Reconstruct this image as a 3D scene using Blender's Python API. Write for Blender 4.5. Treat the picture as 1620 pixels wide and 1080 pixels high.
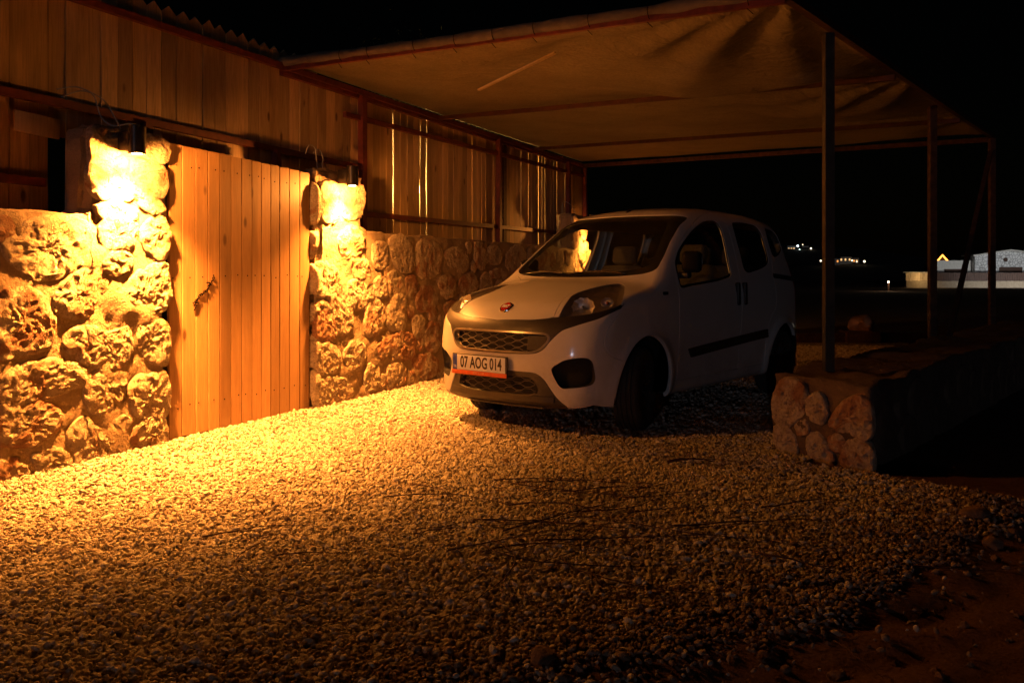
import bpy, bmesh, math, random
import numpy as np
from mathutils import Vector, Matrix, noise as mnoise
for _o in list(bpy.data.objects): bpy.data.objects.remove(_o)
SC = bpy.context.scene
# ---------------------------------------------------------------- camera, night sky, added cool fill light, exposure
cam_d = bpy.data.cameras.new('camera'); cam = bpy.data.objects.new('camera', cam_d); SC.collection.objects.link(cam)
cam.location = (0, 0, 1.15); cam.rotation_euler = (math.radians(90), 0, 0)
cam_d.sensor_width = 36; cam_d.lens = 29.11; cam_d.shift_y = -0.0648
cam_d.clip_start = 0.05; cam_d.clip_end = 5000
SC.camera = cam
FILL_AZ = (-0.28, -0.96); FILL_EL = math.radians(2.5)
world = bpy.data.worlds.new('World'); SC.world = world; world.use_nodes = True
_nt = world.node_tree; _bg = _nt.nodes['Background']
_sky = _nt.nodes.new('ShaderNodeTexSky'); _sky.sky_type = 'NISHITA'; _sky.sun_disc = False
_sky.sun_elevation = FILL_EL; _sky.sun_rotation = math.atan2(FILL_AZ[0], FILL_AZ[1])
_nt.links.new(_sky.outputs[0], _bg.inputs['Color']); _bg.inputs['Strength'].default_value = 0.0002
fill_d = bpy.data.lights.new('moon', 'SUN'); moon = bpy.data.objects.new('moon', fill_d); SC.collection.objects.link(moon)  # added low sun lamp standing in for an unseen light near the camera
fill_d.energy = 0.065; fill_d.angle = math.radians(0.5); fill_d.color = (0.82, 0.82, 1.0)
_md = Vector((FILL_AZ[0]*math.cos(FILL_EL), FILL_AZ[1]*math.cos(FILL_EL), math.sin(FILL_EL)))
moon.rotation_euler = _md.to_track_quat('Z', 'Y').to_euler()
SC.view_settings.view_transform = 'Standard'; SC.view_settings.look = 'None'
SC.view_settings.exposure = 0.0; SC.view_settings.gamma = 1.0; SC.view_settings.use_curve_mapping = False
SC.render.engine = 'CYCLES'
SC.cycles.max_bounces = 10; SC.cycles.diffuse_bounces = 6; SC.cycles.glossy_bounces = 4
SC.cycles.transparent_max_bounces = 12; SC.cycles.caustics_reflective = False; SC.cycles.caustics_refractive = False
SC.cycles.sample_clamp_indirect = 4.0; SC.cycles.use_denoising = True
LAMP_COL = (1.0, 0.315, 0.046)
LAMP_W = 1750.0

# ---------------------------------------------------------------- helpers
COL = SC.collection
def tag(o, label=None, cat=None, group=None, kind=None):
    if label: o['label'] = label
    if cat: o['category'] = cat
    if group: o['group'] = group
    if kind: o['kind'] = kind
    return o
def empty(name, loc=(0, 0, 0), rz=0.0, label=None, cat=None, group=None):
    o = bpy.data.objects.new(name, None); COL.objects.link(o); o.location = loc; o.rotation_euler = (0, 0, rz)
    o.empty_display_size = 0.2
    return tag(o, label, cat, group)
def link(name, me, parent=None, loc=None, rot=None):
    o = bpy.data.objects.new(name, me); COL.objects.link(o)
    if parent: o.parent = parent
    if loc is not None: o.location = loc
    if rot is not None: o.rotation_euler = rot
    return o
def mesh(name, V, F, mat=None, smooth=False):
    me = bpy.data.meshes.new(name)
    me.from_pydata([tuple(map(float, v)) for v in V], [], [tuple(map(int, f)) for f in F])
    if mat: me.materials.append(mat)
    if smooth: me.polygons.foreach_set('use_smooth', [True]*len(me.polygons))
    me.update(); return me
def mobj(name, V, F, mat, parent=None, smooth=False, loc=None, rot=None):
    return link(name, mesh(name, V, F, mat, smooth), parent, loc, rot)
def box_vf(x0, x1, y0, y1, z0, z1):
    V = [(x, y, z) for x in (x0, x1) for y in (y0, y1) for z in (z0, z1)]
    F = [(0, 1, 3, 2), (4, 6, 7, 5), (0, 4, 5, 1), (2, 3, 7, 6), (0, 2, 6, 4), (1, 5, 7, 3)]
    return V, F
def bev_box(name, dims, bevel, mat, parent=None, loc=(0, 0, 0), rot=(0, 0, 0), seg=2):
    bm = bmesh.new(); bmesh.ops.create_cube(bm, size=1.0)
    bmesh.ops.scale(bm, vec=dims, verts=bm.verts)
    if bevel > 0: bmesh.ops.bevel(bm, geom=list(bm.edges), offset=bevel, segments=seg, profile=0.5, affect='EDGES')
    me = bpy.data.meshes.new(name); bm.to_mesh(me); bm.free(); me.materials.append(mat)
    if bevel > 0: me.polygons.foreach_set('use_smooth', [True]*len(me.polygons)); me.set_sharp_from_angle(angle=math.radians(50))
    return link(name, me, parent, loc, rot)
def tube_vf(pts, r, n=8, close=False, caps=True):
    """pts list of 3d, r float or list -> verts, faces"""
    P = [Vector(p) for p in pts]; m = len(P); V = []; F = []
    R = r if isinstance(r, (list, tuple)) else [r]*m
    up = Vector((0, 0, 1)); prev = None
    for i in range(m):
        if close: t = P[(i+1) % m] - P[i-1]
        else: t = P[min(i+1, m-1)] - P[max(i-1, 0)]
        t.normalize()
        if prev is None:
            a = up if abs(t.dot(up)) < 0.9 else Vector((1, 0, 0))
            x = t.cross(a).normalized()
        else:
            x = (prev - t*prev.dot(t)).normalized()
        prev = x; y = t.cross(x)
        for k in range(n):
            a = 2*math.pi*k/n
            V.append(P[i] + (x*math.cos(a) + y*math.sin(a))*R[i])
    for i in range(m if close else m-1):
        j = (i+1) % m
        for k in range(n):
            l = (k+1) % n
            F.append((i*n+k, i*n+l, j*n+l, j*n+k))
    if caps and not close:
        F.append(tuple(range(n-1, -1, -1))); F.append(tuple(range((m-1)*n, m*n)))
    return V, F
def join_vf(parts):
    V = []; F = []
    for v, f in parts:
        b = len(V); V += list(v); F += [tuple(i+b for i in q) for q in f]
    return V, F
def beam_vf(a, b, w, h, roll=0.0):
    """square tube from a to b"""
    a = Vector(a); b = Vector(b); t = (b-a).normalized()
    up = Vector((0, 0, 1)) if abs(t.z) < 0.95 else Vector((math.sin(roll), math.cos(roll), 0))
    x = t.cross(up).normalized(); y = x.cross(t).normalized(); V = []
    for p in (a, b):
        for sx, sy in ((-1, -1), (1, -1), (1, 1), (-1, 1)):
            V.append(p + x*(sx*w/2) + y*(sy*h/2))
    F = [(3, 2, 1, 0), (4, 5, 6, 7)] + [(k, (k+1) % 4, 4+(k+1) % 4, 4+k) for k in range(4)]
    return V, F
def text_mesh(body, size, sx, mat, name, extrude=0.001, off=0.0):
    c = bpy.data.curves.new(name, 'FONT'); c.body = body; c.size = size; c.extrude = extrude; c.offset = off
    c.align_x = 'CENTER'; c.align_y = 'CENTER'; c.resolution_u = 3
    o = bpy.data.objects.new(name, c); COL.objects.link(o)
    dg = bpy.context.evaluated_depsgraph_get()
    me = bpy.data.meshes.new_from_object(o.evaluated_get(dg)); bpy.data.objects.remove(o)
    for v in me.vertices: v.co.x *= sx
    me.materials.clear(); me.materials.append(mat); me.name = name
    return me
rnd = random.Random(7)
def fbm(p, sc, oct=4):
    v = 0.0; a = 1.0; q = Vector(p)*sc; s = 0.0
    for _ in range(oct):
        v += a*mnoise.noise(q); s += a; a *= 0.5; q = q*2.03 + Vector((3.1, 1.7, 5.3))
    return v/s

# ---------------------------------------------------------------- materials
class NT:
    def __init__(self, name):
        self.m = bpy.data.materials.new(name); self.m.use_nodes = True
        self.t = self.m.node_tree; self.b = self.t.nodes['Principled BSDF']; self.out = self.t.nodes['Material Output']
    def n(self, typ, **kw):
        nd = self.t.nodes.new(typ)
        for k, v in kw.items():
            if k in nd.inputs: nd.inputs[k].default_value = v
            else: setattr(nd, k, v)
        return nd
    def l(self, a, b): self.t.links.new(a, b)
    def coord(self, scale=(1, 1, 1), kind='Object', rand=False):
        tc = self.n('ShaderNodeTexCoord'); mp = self.n('ShaderNodeMapping'); mp.inputs['Scale'].default_value = scale
        self.l(tc.outputs[kind], mp.inputs['Vector'])
        if rand:
            oi = self.n('ShaderNodeObjectInfo'); mu = self.n('ShaderNodeVectorMath', operation='SCALE')
            cx = self.n('ShaderNodeCombineXYZ')
            for i in range(3): self.l(oi.outputs['Random'], cx.inputs[i])
            mu.inputs['Scale'].default_value = 37.0; self.l(cx.outputs[0], mu.inputs[0]); self.l(mu.outputs[0], mp.inputs['Location'])
        return mp.outputs[0]
    def noise(self, vec, scale, detail=5, rough=0.55, dist=0.0):
        nd = self.n('ShaderNodeTexNoise'); nd.inputs['Scale'].default_value = scale; nd.inputs['Detail'].default_value = detail
        nd.inputs['Roughness'].default_value = rough; nd.inputs['Distortion'].default_value = dist
        if vec is not None: self.l(vec, nd.inputs['Vector'])
        return nd.outputs['Fac']
    def voro(self, vec, scale, feat='F1'):
        nd = self.n('ShaderNodeTexVoronoi', feature=feat); nd.inputs['Scale'].default_value = scale; self.l(vec, nd.inputs['Vector'])
        return nd.outputs['Distance']
    def ramp(self, fac, stops):
        nd = self.n('ShaderNodeValToRGB'); e = nd.color_ramp.elements
        while len(e) < len(stops): e.new(0.5)
        for i, (p, c) in enumerate(stops):
            e[i].position = p; e[i].color = (c[0], c[1], c[2], 1) if isinstance(c, (tuple, list)) else (c, c, c, 1)
        self.l(fac, nd.inputs[0]); return nd.outputs[0]
    def mix(self, fac, a, b, mode='MIX'):
        nd = self.n('ShaderNodeMix', data_type='RGBA', blend_type=mode)
        for s, i in ((fac, 0), (a, 6), (b, 7)):
            if isinstance(s, (int, float)): nd.inputs[i].default_value = s
            elif isinstance(s, tuple): nd.inputs[i].default_value = (*s, 1)
            else: self.l(s, nd.inputs[i])
        return nd.outputs[2]
    def math(self, op, a, b=0.0):
        nd = self.n('ShaderNodeMath', operation=op)
        for s, i in ((a, 0), (b, 1)):
            if isinstance(s, (int, float)): nd.inputs[i].default_value = s
            else: self.l(s, nd.inputs[i])
        return nd.outputs[0]
    def bump(self, h, strength, dist, prev=None):
        nd = self.n('ShaderNodeBump'); nd.inputs['Strength'].default_value = strength; nd.inputs['Distance'].default_value = dist
        self.l(h, nd.inputs['Height'])
        if prev is not None: self.l(prev, nd.inputs['Normal'])
        return nd.outputs[0]
    def base(self, c):
        if isinstance(c, tuple): self.b.inputs['Base Color'].default_value = (*c, 1)
        else: self.l(c, self.b.inputs['Base Color'])
    def set(self, **kw):
        for k, v in kw.items():
            i = self.b.inputs[k.replace('_', ' ')]
            if isinstance(v, (int, float)): i.default_value = v
            elif isinstance(v, tuple): i.default_value = (*v, 1) if len(v) == 3 else v
            else: self.l(v, i)
        return self

def m_simple(name, col, rough=0.6, metal=0.0, var=0.15, nscale=20, bump=0.0, bd=0.002, **kw):
    k = NT(name); v = k.coord()
    f = k.noise(v, nscale, 5)
    k.base(k.ramp(f, [(0.3, tuple(c*(1-var) for c in col)), (0.7, tuple(min(1, c*(1+var)) for c in col))]))
    k.set(Roughness=rough, Metallic=metal, **kw)
    if bump: k.l(k.bump(k.noise(v, nscale*4, 4), bump, bd), k.b.inputs['Normal'])
    return k.m
def m_stone():
    k = NT('limestone'); v = k.coord(rand=False)
    oi = k.n('ShaderNodeObjectInfo')
    big = k.noise(v, 7, 5, 0.65, 0.5); fine = k.noise(v, 46, 7, 0.75)
    c1 = k.ramp(big, [(0.30, (0.46, 0.36, 0.25)), (0.50, (0.68, 0.58, 0.44)), (0.70, (0.44, 0.28, 0.16))])
    red = k.ramp(k.math('ADD', k.noise(v, 5.0, 4, 0.6, 0.8), k.math('MULTIPLY', k.math('SUBTRACT', oi.outputs['Random'], 0.5), 0.28)), [(0.52, 0.0), (0.64, 1.0)])
    c2 = k.mix(k.math('MULTIPLY', red, 0.75), c1, (0.34, 0.12, 0.05))
    c3 = k.mix(k.ramp(fine, [(0.36, 0.75), (0.50, 0.0)]), c2, (0.20, 0.12, 0.07))
    k.base(c3); k.set(Roughness=0.95)
    pits = k.ramp(k.voro(v, 60), [(0.05, 0.0), (0.40, 1.0)])
    mask = k.ramp(k.noise(v, 9, 3), [(0.45, 0.0), (0.6, 1.0)])
    rid = k.noise(v, 34, 10, 0.85, 0.3)
    h = k.math('ADD', k.math('MULTIPLY', rid, 1.7), k.math('MULTIPLY', k.math('MULTIPLY', pits, mask), 0.5))
    k.l(k.bump(h, 0.85, 0.022), k.b.inputs['Normal']); return k.m
def m_mortar(name='mortar', a=(0.30, 0.22, 0.14), b=(0.46, 0.355, 0.24)):
    k = NT(name); v = k.coord(); f = k.noise(v, 6, 5); g = k.noise(v, 90, 5, 0.75)
    k.base(k.mix(0.35, k.ramp(f, [(0.3, a), (0.7, b)]), k.ramp(g, [(0.3, tuple(x*0.6 for x in a)), (0.7, b)])))
    k.set(Roughness=0.97)
    h = k.math('ADD', k.noise(v, 30, 6, 0.7), k.math('MULTIPLY', g, 0.35))
    k.l(k.bump(h, 1.0, 0.018), k.b.inputs['Normal']); return k.m
def m_wood(name, lo, hi, knots=True, rough=0.65):
    k = NT(name); v = k.coord((1, 1, 0.055), rand=True)
    w = k.noise(v, 55, 6, 0.6, 1.4); w2 = k.noise(v, 9, 4, 0.6, 0.5)
    oi = k.n('ShaderNodeObjectInfo')
    tone = k.ramp(oi.outputs['Random'], [(0.0, 0.62), (0.5, 0.98), (1.0, 1.25)])
    c = k.ramp(w, [(0.32, lo), (0.62, hi)])
    c = k.mix(0.35, c, k.ramp(w2, [(0.3, lo), (0.7, hi)]))
    c = k.mix(1.0, c, tone, 'MULTIPLY')
    if knots:
        vk = k.coord((1, 1, 0.42), rand=True); d = k.voro(vk, 5.2)
        kn = k.ramp(d, [(0.06, 1.0), (0.12, 0.0)])
        c = k.mix(k.math('MULTIPLY', kn, 0.8), c, (0.09, 0.035, 0.012))
        vs = k.coord((1, 1, 0.22), rand=True)
        st = k.ramp(k.noise(vs, 3.0, 3), [(0.54, 0.0), (0.70, 0.62)])
        c = k.mix(st, c, tuple(x*0.45 for x in lo))
    k.base(c); k.set(Roughness=rough)
    k.l(k.bump(w, 0.25, 0.003), k.b.inputs['Normal']); return k.m
def m_pebble(name='pebble', dust=0.0):
    k = NT(name); oi = k.n('ShaderNodeObjectInfo')
    c = k.ramp(oi.outputs['Random'], [(0.0, (0.34, 0.27, 0.19)), (0.10, (0.55, 0.48, 0.38)), (0.5, (0.74, 0.68, 0.57)), (1.0, (0.86, 0.82, 0.74))])
    v = k.coord((1, 1, 1), rand=True)
    c = k.mix(k.ramp(k.noise(v, 2.2, 5, 0.6), [(0.4, 0.0), (0.7, 0.55)]), c, (0.34, 0.24, 0.14))
    if dust: c = k.mix(dust, c, (0.17, 0.085, 0.045))
    k.base(c); k.set(Roughness=0.85)
    k.l(k.bump(k.noise(v, 4.0, 4), 0.4, 0.3), k.b.inputs['Normal']); return k.m
def m_gravelbase():
    k = NT('gravel_bed'); v = k.coord()
    nd = k.n('ShaderNodeTexVoronoi', feature='F1'); nd.inputs['Scale'].default_value = 42; k.l(v, nd.inputs['Vector'])
    c = k.ramp(k.n('ShaderNodeSeparateColor').outputs[0], [(0.0, 0.5), (1.0, 0.5)])
    sp = k.n('ShaderNodeSeparateColor'); k.l(nd.outputs['Color'], sp.inputs[0])
    c = k.ramp(sp.outputs[0], [(0.0, (0.30, 0.24, 0.17)), (0.5, (0.52, 0.46, 0.36)), (1.0, (0.70, 0.64, 0.53))])
    edge = k.ramp(nd.outputs['Distance'], [(0.25, 1.0), (0.65, 0.25)])
    k.base(k.mix(1.0, c, edge, 'MULTIPLY')); k.set(Roughness=0.95)
    inv = k.math('SUBTRACT', 1.0, nd.outputs['Distance'])
    k.l(k.bump(inv, 1.0, 0.015), k.b.inputs['Normal']); return k.m
def m_dirt():
    k = NT('reddish_dirt'); v = k.coord(); f = k.noise(v, 1.6, 6, 0.6); g = k.noise(v, 60, 6, 0.7)
    c = k.ramp(f, [(0.3, (0.11, 0.05, 0.026)), (0.7, (0.20, 0.10, 0.055))])
    c = k.mix(0.4, c, k.ramp(g, [(0.35, (0.05, 0.022, 0.012)), (0.65, (0.24, 0.135, 0.08))]))
    k.base(c); k.set(Roughness=0.97)
    k.l(k.bump(k.math('ADD', g, k.math('MULTIPLY', k.noise(v, 12, 5), 1.5)), 0.9, 0.02), k.b.inputs['Normal']); return k.m
def m_cloth():
    k = NT('shade_cloth'); v = k.coord((1, 1, 1))
    wv = k.n('ShaderNodeTexWave', wave_type='BANDS', bands_direction='X'); wv.inputs['Scale'].default_value = 60; wv.inputs['Distortion'].default_value = 1.0; k.l(v, wv.inputs['Vector'])
    f = k.noise(v, 1.3, 5, 0.6); g = k.noise(v, 45, 3)
    c = k.ramp(f, [(0.3, (0.16, 0.142, 0.105)), (0.7, (0.27, 0.245, 0.185))])
    c = k.mix(0.3, c, k.ramp(g, [(0.3, (0.12, 0.09, 0.055)), (0.7, (0.36, 0.28, 0.18))]))
    k.base(c); k.set(Roughness=0.9)
    cr = k.noise(k.coord((1.0, 3.2, 1.0)), 1.6, 6, 0.6, 1.8); rg = k.math('ABSOLUTE', k.math('SUBTRACT', cr, 0.5))
    b1 = k.bump(rg, 0.8, 0.10)
    k.l(k.bump(k.math('ADD', k.math('MULTIPLY', wv.outputs['Fac'], 0.5), g), 0.35, 0.004, b1), k.b.inputs['Normal']); return k.m
def m_paint():
    k = NT('white_car_paint'); v = k.coord()
    sep = k.n('ShaderNodeSeparateXYZ'); k.l(v, sep.inputs[0])
    dn = k.noise(v, 3.5, 6, 0.65); fine = k.noise(v, 40, 4, 0.7)
    low = k.ramp(sep.outputs[2], [(0.2, 1.0), (0.75, 0.25)])
    d = k.math('MULTIPLY', k.math('MULTIPLY', low, k.ramp(dn, [(0.35, 0.15), (0.75, 1.0)])), k.ramp(fine, [(0.2, 0.5), (0.7, 0.9)]))
    k.base(k.mix(d, (0.74, 0.74, 0.73), (0.42, 0.35, 0.27)))
    k.set(Roughness=k.math('ADD', 0.32, k.math('MULTIPLY', d, 0.4)), Coat_Weight=0.85, Coat_Roughness=k.math('ADD', 0.04, k.math('MULTIPLY', d, 0.4)))
    return k.m
def m_glass(name, tint, spec=0.12):
    k = NT(name); t = k.n('ShaderNodeBsdfTransparent'); t.inputs[0].default_value = (*tint, 1)
    g = k.n('ShaderNodeBsdfGlossy'); g.inputs['Roughness'].default_value = 0.02; g.inputs[0].default_value = (1, 1, 1, 1)
    lw = k.n('ShaderNodeLayerWeight'); lw.inputs['Blend'].default_value = 0.5
    fres = k.math('ADD', 0.045, k.math('MULTIPLY', 0.9, k.math('POWER', lw.outputs['Facing'], 5.0)))
    v = k.coord(); d = k.n('ShaderNodeBsdfDiffuse'); d.inputs[0].default_value = (0.35, 0.3, 0.24, 1)
    mx0 = k.n('ShaderNodeMixShader'); k.l(k.ramp(k.noise(v, 6, 5, 0.7), [(0.3, 0.002), (0.8, 0.02)]), mx0.inputs[0])
    k.l(t.outputs[0], mx0.inputs[1]); k.l(d.outputs[0], mx0.inputs[2])
    mx = k.n('ShaderNodeMixShader'); k.l(fres, mx.inputs[0]); k.l(mx0.outputs[0], mx.inputs[1]); k.l(g.outputs[0], mx.inputs[2])
    k.l(mx.outputs[0], k.out.inputs[0]); return k.m
def m_emit(name, col, s):
    k = NT(name); k.base((0.5, 0.5, 0.5)); k.set(Emission_Color=col, Emission_Strength=s); return k.m

M = dict(
    stone=m_stone(), mortar=m_mortar(),  fence=m_wood('weathered_pine', (0.50, 0.33, 0.18), (0.84, 0.62, 0.38)),
    door=m_wood('fresh_pine', (0.42, 0.235, 0.105), (0.60, 0.365, 0.175), rough=0.5),
    lath=m_wood('pale_lath', (0.5, 0.36, 0.2), (0.68, 0.52, 0.32), False),
    red=m_simple('red_oxide_steel', (0.15, 0.028, 0.016), 0.55, 0.0, 0.35, 14, 0.3),
    rust=m_simple('rusty_steel', (0.075, 0.035, 0.02), 0.7, 0.2, 0.5, 18, 0.5),
    pole=m_simple('grey_steel_post', (0.045, 0.042, 0.040), 0.55, 0.3, 0.4, 12, 0.4),
    nail=m_simple('nail_steel', (0.016, 0.009, 0.006), 0.85, 0.0, Specular_IOR_Level=0.08), dred=m_simple('dark_red_steel', (0.06, 0.016, 0.010), 0.7, 0, 0.35, 14, 0.3), bowl=m_simple('lamp_bowl', (0.30, 0.30, 0.30), 0.3, 0.7, 0.2), refl=m_simple('lamp_reflector', (0.80, 0.80, 0.80), 0.28, 0.9, 0.1),
    pebble=m_pebble(), dusty=m_pebble('dusty_pebble', 0.72), gbase=m_gravelbase(), dirt=m_dirt(), cloth=m_cloth(),
    hem=m_simple('hem_cloth', (0.13, 0.11, 0.09), 0.9, 0, 0.3, 8, 0.4, 0.01),
    paint=m_paint(), blackp=m_simple('black_plastic', (0.030, 0.028, 0.026), 0.42, 0, 0.3, 8, 0.1),
    mirror=m_simple('mirror_shell', (0.008, 0.008, 0.008), 0.7, Specular_IOR_Level=0.1), blackg=m_simple('gloss_black', (0.015, 0.015, 0.015), 0.12), chrome=m_simple('chrome', (0.75, 0.75, 0.76), 0.12, 1.0, 0.05),
    grillebar=m_simple('grille_bar', (0.20, 0.19, 0.18), 0.35, 0.4), silver=m_simple('silver_trim', (0.30, 0.29, 0.28), 0.3, 0.7),
    glass=m_glass('windscreen_glass', (0.80, 0.86, 0.82)), dglass=m_glass('tinted_glass', (0.34, 0.36, 0.35)), lens=m_glass('headlight_lens', (0.92, 0.92, 0.92)),
    tyre=m_simple('tyre_rubber', (0.035, 0.031, 0.027), 0.85, 0, 0.35, 10, 0.3), rim=m_simple('wheel_cover', (0.045, 0.042, 0.04), 0.5, 0.3),
    interior=m_simple('interior_plastic', (0.045, 0.042, 0.04), 0.8), seat=m_simple('seat_fabric', (0.07, 0.065, 0.06), 0.95, 0, 0.3, 60),
    liner=m_simple('headliner', (0.38, 0.36, 0.32), 0.9), plate=m_simple('plate_white', (0.84, 0.90, 1.0), 0.4, 0, 0.04),
    plateblue=m_simple('plate_blue', (0.03, 0.06, 0.45), 0.4), plateorange=m_simple('orange_strip', (0.80, 0.16, 0.05), 0.5),
    ink=m_simple('plate_ink', (0.012, 0.012, 0.012), 0.5), ltext=m_simple('pale_print', (0.9, 0.55, 0.3), 0.5),
    badge=m_simple('badge_red', (0.42, 0.02, 0.015), 0.2), amber=m_simple('amber_lens', (0.5, 0.12, 0.02), 0.2),
    lampb=m_simple('black_lamp_housing', (0.035, 0.030, 0.026), 0.35, 0.3), cable=m_simple('grey_cable', (0.5, 0.49, 0.47), 0.6),
    twig=m_simple('dead_twig', (0.065, 0.028, 0.017), 0.85, 0, 0.4, 30), rock=m_mortar('field_rock', (0.16, 0.09, 0.055), (0.34, 0.22, 0.14)),
    plaster=m_simple('plaster', (0.62, 0.58, 0.5), 0.9, 0, 0.1, 5, 0.3), black=m_simple('dark_recess', (0.006, 0.006, 0.006), 0.9),
    leaf=m_simple('olive_leaf', (0.05, 0.065, 0.03), 0.6), bark=m_simple('bark', (0.12, 0.09, 0.06), 0.9, 0, 0.3, 15, 0.5),
    bulb=m_emit('warm_bulb', (1.0, 0.62, 0.22), 60.0), earth=m_simple('night_field', (0.06, 0.05, 0.035), 0.95, 0, 0.3, 0.2),
    lowwall=m_mortar('grey_mortar', (0.09, 0.062, 0.045), (0.18, 0.125, 0.085)),
)
# ---------------------------------------------------------------- car body as an implicit surface
import numpy as np

def spl(xs, ys, x):
    xs = np.asarray(xs, float); ys = np.asarray(ys, float); x = np.clip(x, xs[0], xs[-1])
    h = np.diff(xs); d = np.diff(ys) / h
    m = np.zeros_like(ys); m[0] = d[0]; m[-1] = d[-1]
    for i in range(1, len(xs) - 1):
        if d[i-1] * d[i] > 0:
            w1 = 2*h[i] + h[i-1]; w2 = h[i] + 2*h[i-1]
            m[i] = (w1 + w2) / (w1 / d[i-1] + w2 / d[i])
    k = np.clip(np.searchsorted(xs, x) - 1, 0, len(xs) - 2)
    t = (x - xs[k]) / h[k]
    return ((2*t**3 - 3*t**2 + 1)*ys[k] + (t**3 - 2*t**2 + t)*h[k]*m[k]
            + (-2*t**3 + 3*t**2)*ys[k+1] + (t**3 - t**2)*h[k]*m[k+1])

def smax(a, b, k):
    h = np.clip(k - np.abs(a - b), 0, None) / k
    return np.maximum(a, b) + h*h*k*0.25

WF, WR, WZ = 0.80, 3.34, 0.31      # wheel centres, radius

def top_z(x, y):
    T = spl([-0.2, 0.0, 0.10, 0.25, 0.45, 0.70, 0.95, 1.05, 1.25, 1.50, 1.68, 1.95, 2.4, 3.0, 3.5, 3.8, 4.1],
            [0.74, 0.80, 0.862, 0.955, 1.025, 1.085, 1.135, 1.185, 1.340, 1.540, 1.658, 1.738, 1.775, 1.768, 1.735, 1.695, 1.64], x)
    ay = np.abs(y)
    hood = 1 / (1 + np.exp((x - 1.0) / 0.05))
    drop_h = 0.040*(ay/0.6)**2.2
    drop_r = 0.045*(ay/0.6)**2
    return T - hood*drop_h - (1 - hood)*drop_r

def half_w(x, z):
    W = spl([0.1, 0.18, 0.28, 0.45, 0.62, 0.80, 0.95, 1.06, 1.14, 1.30, 1.50, 1.70, 1.85],
            [0.73, 0.765, 0.795, 0.822, 0.836, 0.842, 0.838, 0.822, 0.800, 0.750, 0.690, 0.625, 0.56], z)
    f = np.clip((1.05 - x) / 1.05, 0, 1.2)
    W = W - 0.075*f**2
    r = np.clip((x - 2.9) / 1.05, 0, 1.2)
    W = W - 0.06*r**2 * (1 + 0.6*np.clip(z - 1.1, 0, 1))
    for wc in (WF, WR):
        d = np.sqrt((x - wc)**2 + (z - WZ)**2)
        W = W + 0.022*np.exp(-((d - 0.375)/0.055)**2) * (z > 0.12)
        W = W + 0.012*np.exp(-(d/0.42)**4)
    mid = np.exp(-((x - 2.08)/0.72)**4) * np.exp(-((z - 0.50)/0.16)**2)
    W = W - 0.016*mid
    return W

def nose_x(y, z):
    ay = np.abs(y)
    P = spl([0.1, 0.17, 0.24, 0.33, 0.45, 0.56, 0.64, 0.72, 0.80, 0.90, 1.1],
            [0.13, 0.075, 0.030, 0.018, 0.012, 0.000, 0.006, 0.018, 0.035, 0.10, 0.25], z)
    return P + 0.105*(ay/0.55)**2.3 + 0.35*np.clip(ay - 0.60, 0, 1)**1.6

def tail_x(y, z):
    ay = np.abs(y)
    P = spl([0.1, 0.25, 0.45, 0.62, 0.75, 1.0, 1.2, 1.6, 1.8],
            [3.88, 3.93, 3.955, 3.95, 3.90, 3.90, 3.88, 3.78, 3.70], z)
    return P - 0.10*(ay/0.7)**2.5

def bot_z(x, y):
    return spl([-0.1, 0.0, 0.25, 0.5, 1.2, 3.0, 3.7, 4.0], [0.24, 0.215, 0.18, 0.185, 0.20, 0.21, 0.25, 0.30], x)

def body_f(p):
    x, y, z = p[..., 0], p[..., 1], p[..., 2]
    e = 0.01
    tz = top_z(x, y); sx = (top_z(x + e, y) - tz) / e
    ft = (z - tz) / np.sqrt(1 + sx*sx)
    fs = np.abs(y) - half_w(x, z)
    fn = (nose_x(y, z) - x) / np.sqrt(1 + 0.35*np.clip(np.abs(y) - 0.3, 0, 1)**1)
    fr = x - tail_x(y, z)
    fb = bot_z(x, y) - z
    kts = 0.06 + 0.10/(1 + np.exp(-(x - 1.25)/0.12))
    f = smax(ft, fs, kts)
    f = smax(f, smax(fn, fr, 0.01), 0.10)
    f = smax(f, fb, 0.06)
    return f

def body_grad(p, e=0.004):
    g = np.stack([body_f(p + np.array(v)*e) - body_f(p - np.array(v)*e) for v in ((1., 0, 0), (0, 1., 0), (0, 0, 1.))], -1)
    return g / (np.linalg.norm(g, axis=-1, keepdims=True) + 1e-12)

CAR_C = np.array([1.95, 0.0, 0.72])
def body_ray(d):
    """d: (n,3) directions from CAR_C -> surface points"""
    lo = np.full(d.shape[:-1], 0.05); hi = np.full(d.shape[:-1], 3.2)
    # first crossing, coarse march then bisection
    ts = np.linspace(0.05, 3.2, 120)
    found = np.zeros(lo.shape, bool)
    for a, b in zip(ts[:-1], ts[1:]):
        o = body_f(CAR_C + d*b) > 0
        new = o & ~found
        lo[new] = a; hi[new] = b; found |= new
    for _ in range(22):
        m = 0.5*(lo + hi); o = body_f(CAR_C + d*m[..., None]) > 0
        hi = np.where(o, m, hi); lo = np.where(o, lo, m)
    return CAR_C + d*(0.5*(lo + hi))[..., None]

# placement of the car in the yard
CAR_A = math.radians(40.5)
CAR_O = (-0.154, 6.06)          # ground point under the middle of the front bumper
def car2world(p):
    p = np.asarray(p, float)
    B = np.array([math.sin(CAR_A), math.cos(CAR_A)]); L = np.array([math.cos(CAR_A), -math.sin(CAR_A)])
    w = np.zeros(p.shape)
    w[..., 0] = CAR_O[0] + p[..., 0]*B[0] + p[..., 1]*L[0]
    w[..., 1] = CAR_O[1] + p[..., 0]*B[1] + p[..., 1]*L[1]
    w[..., 2] = p[..., 2]
    return w
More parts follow.
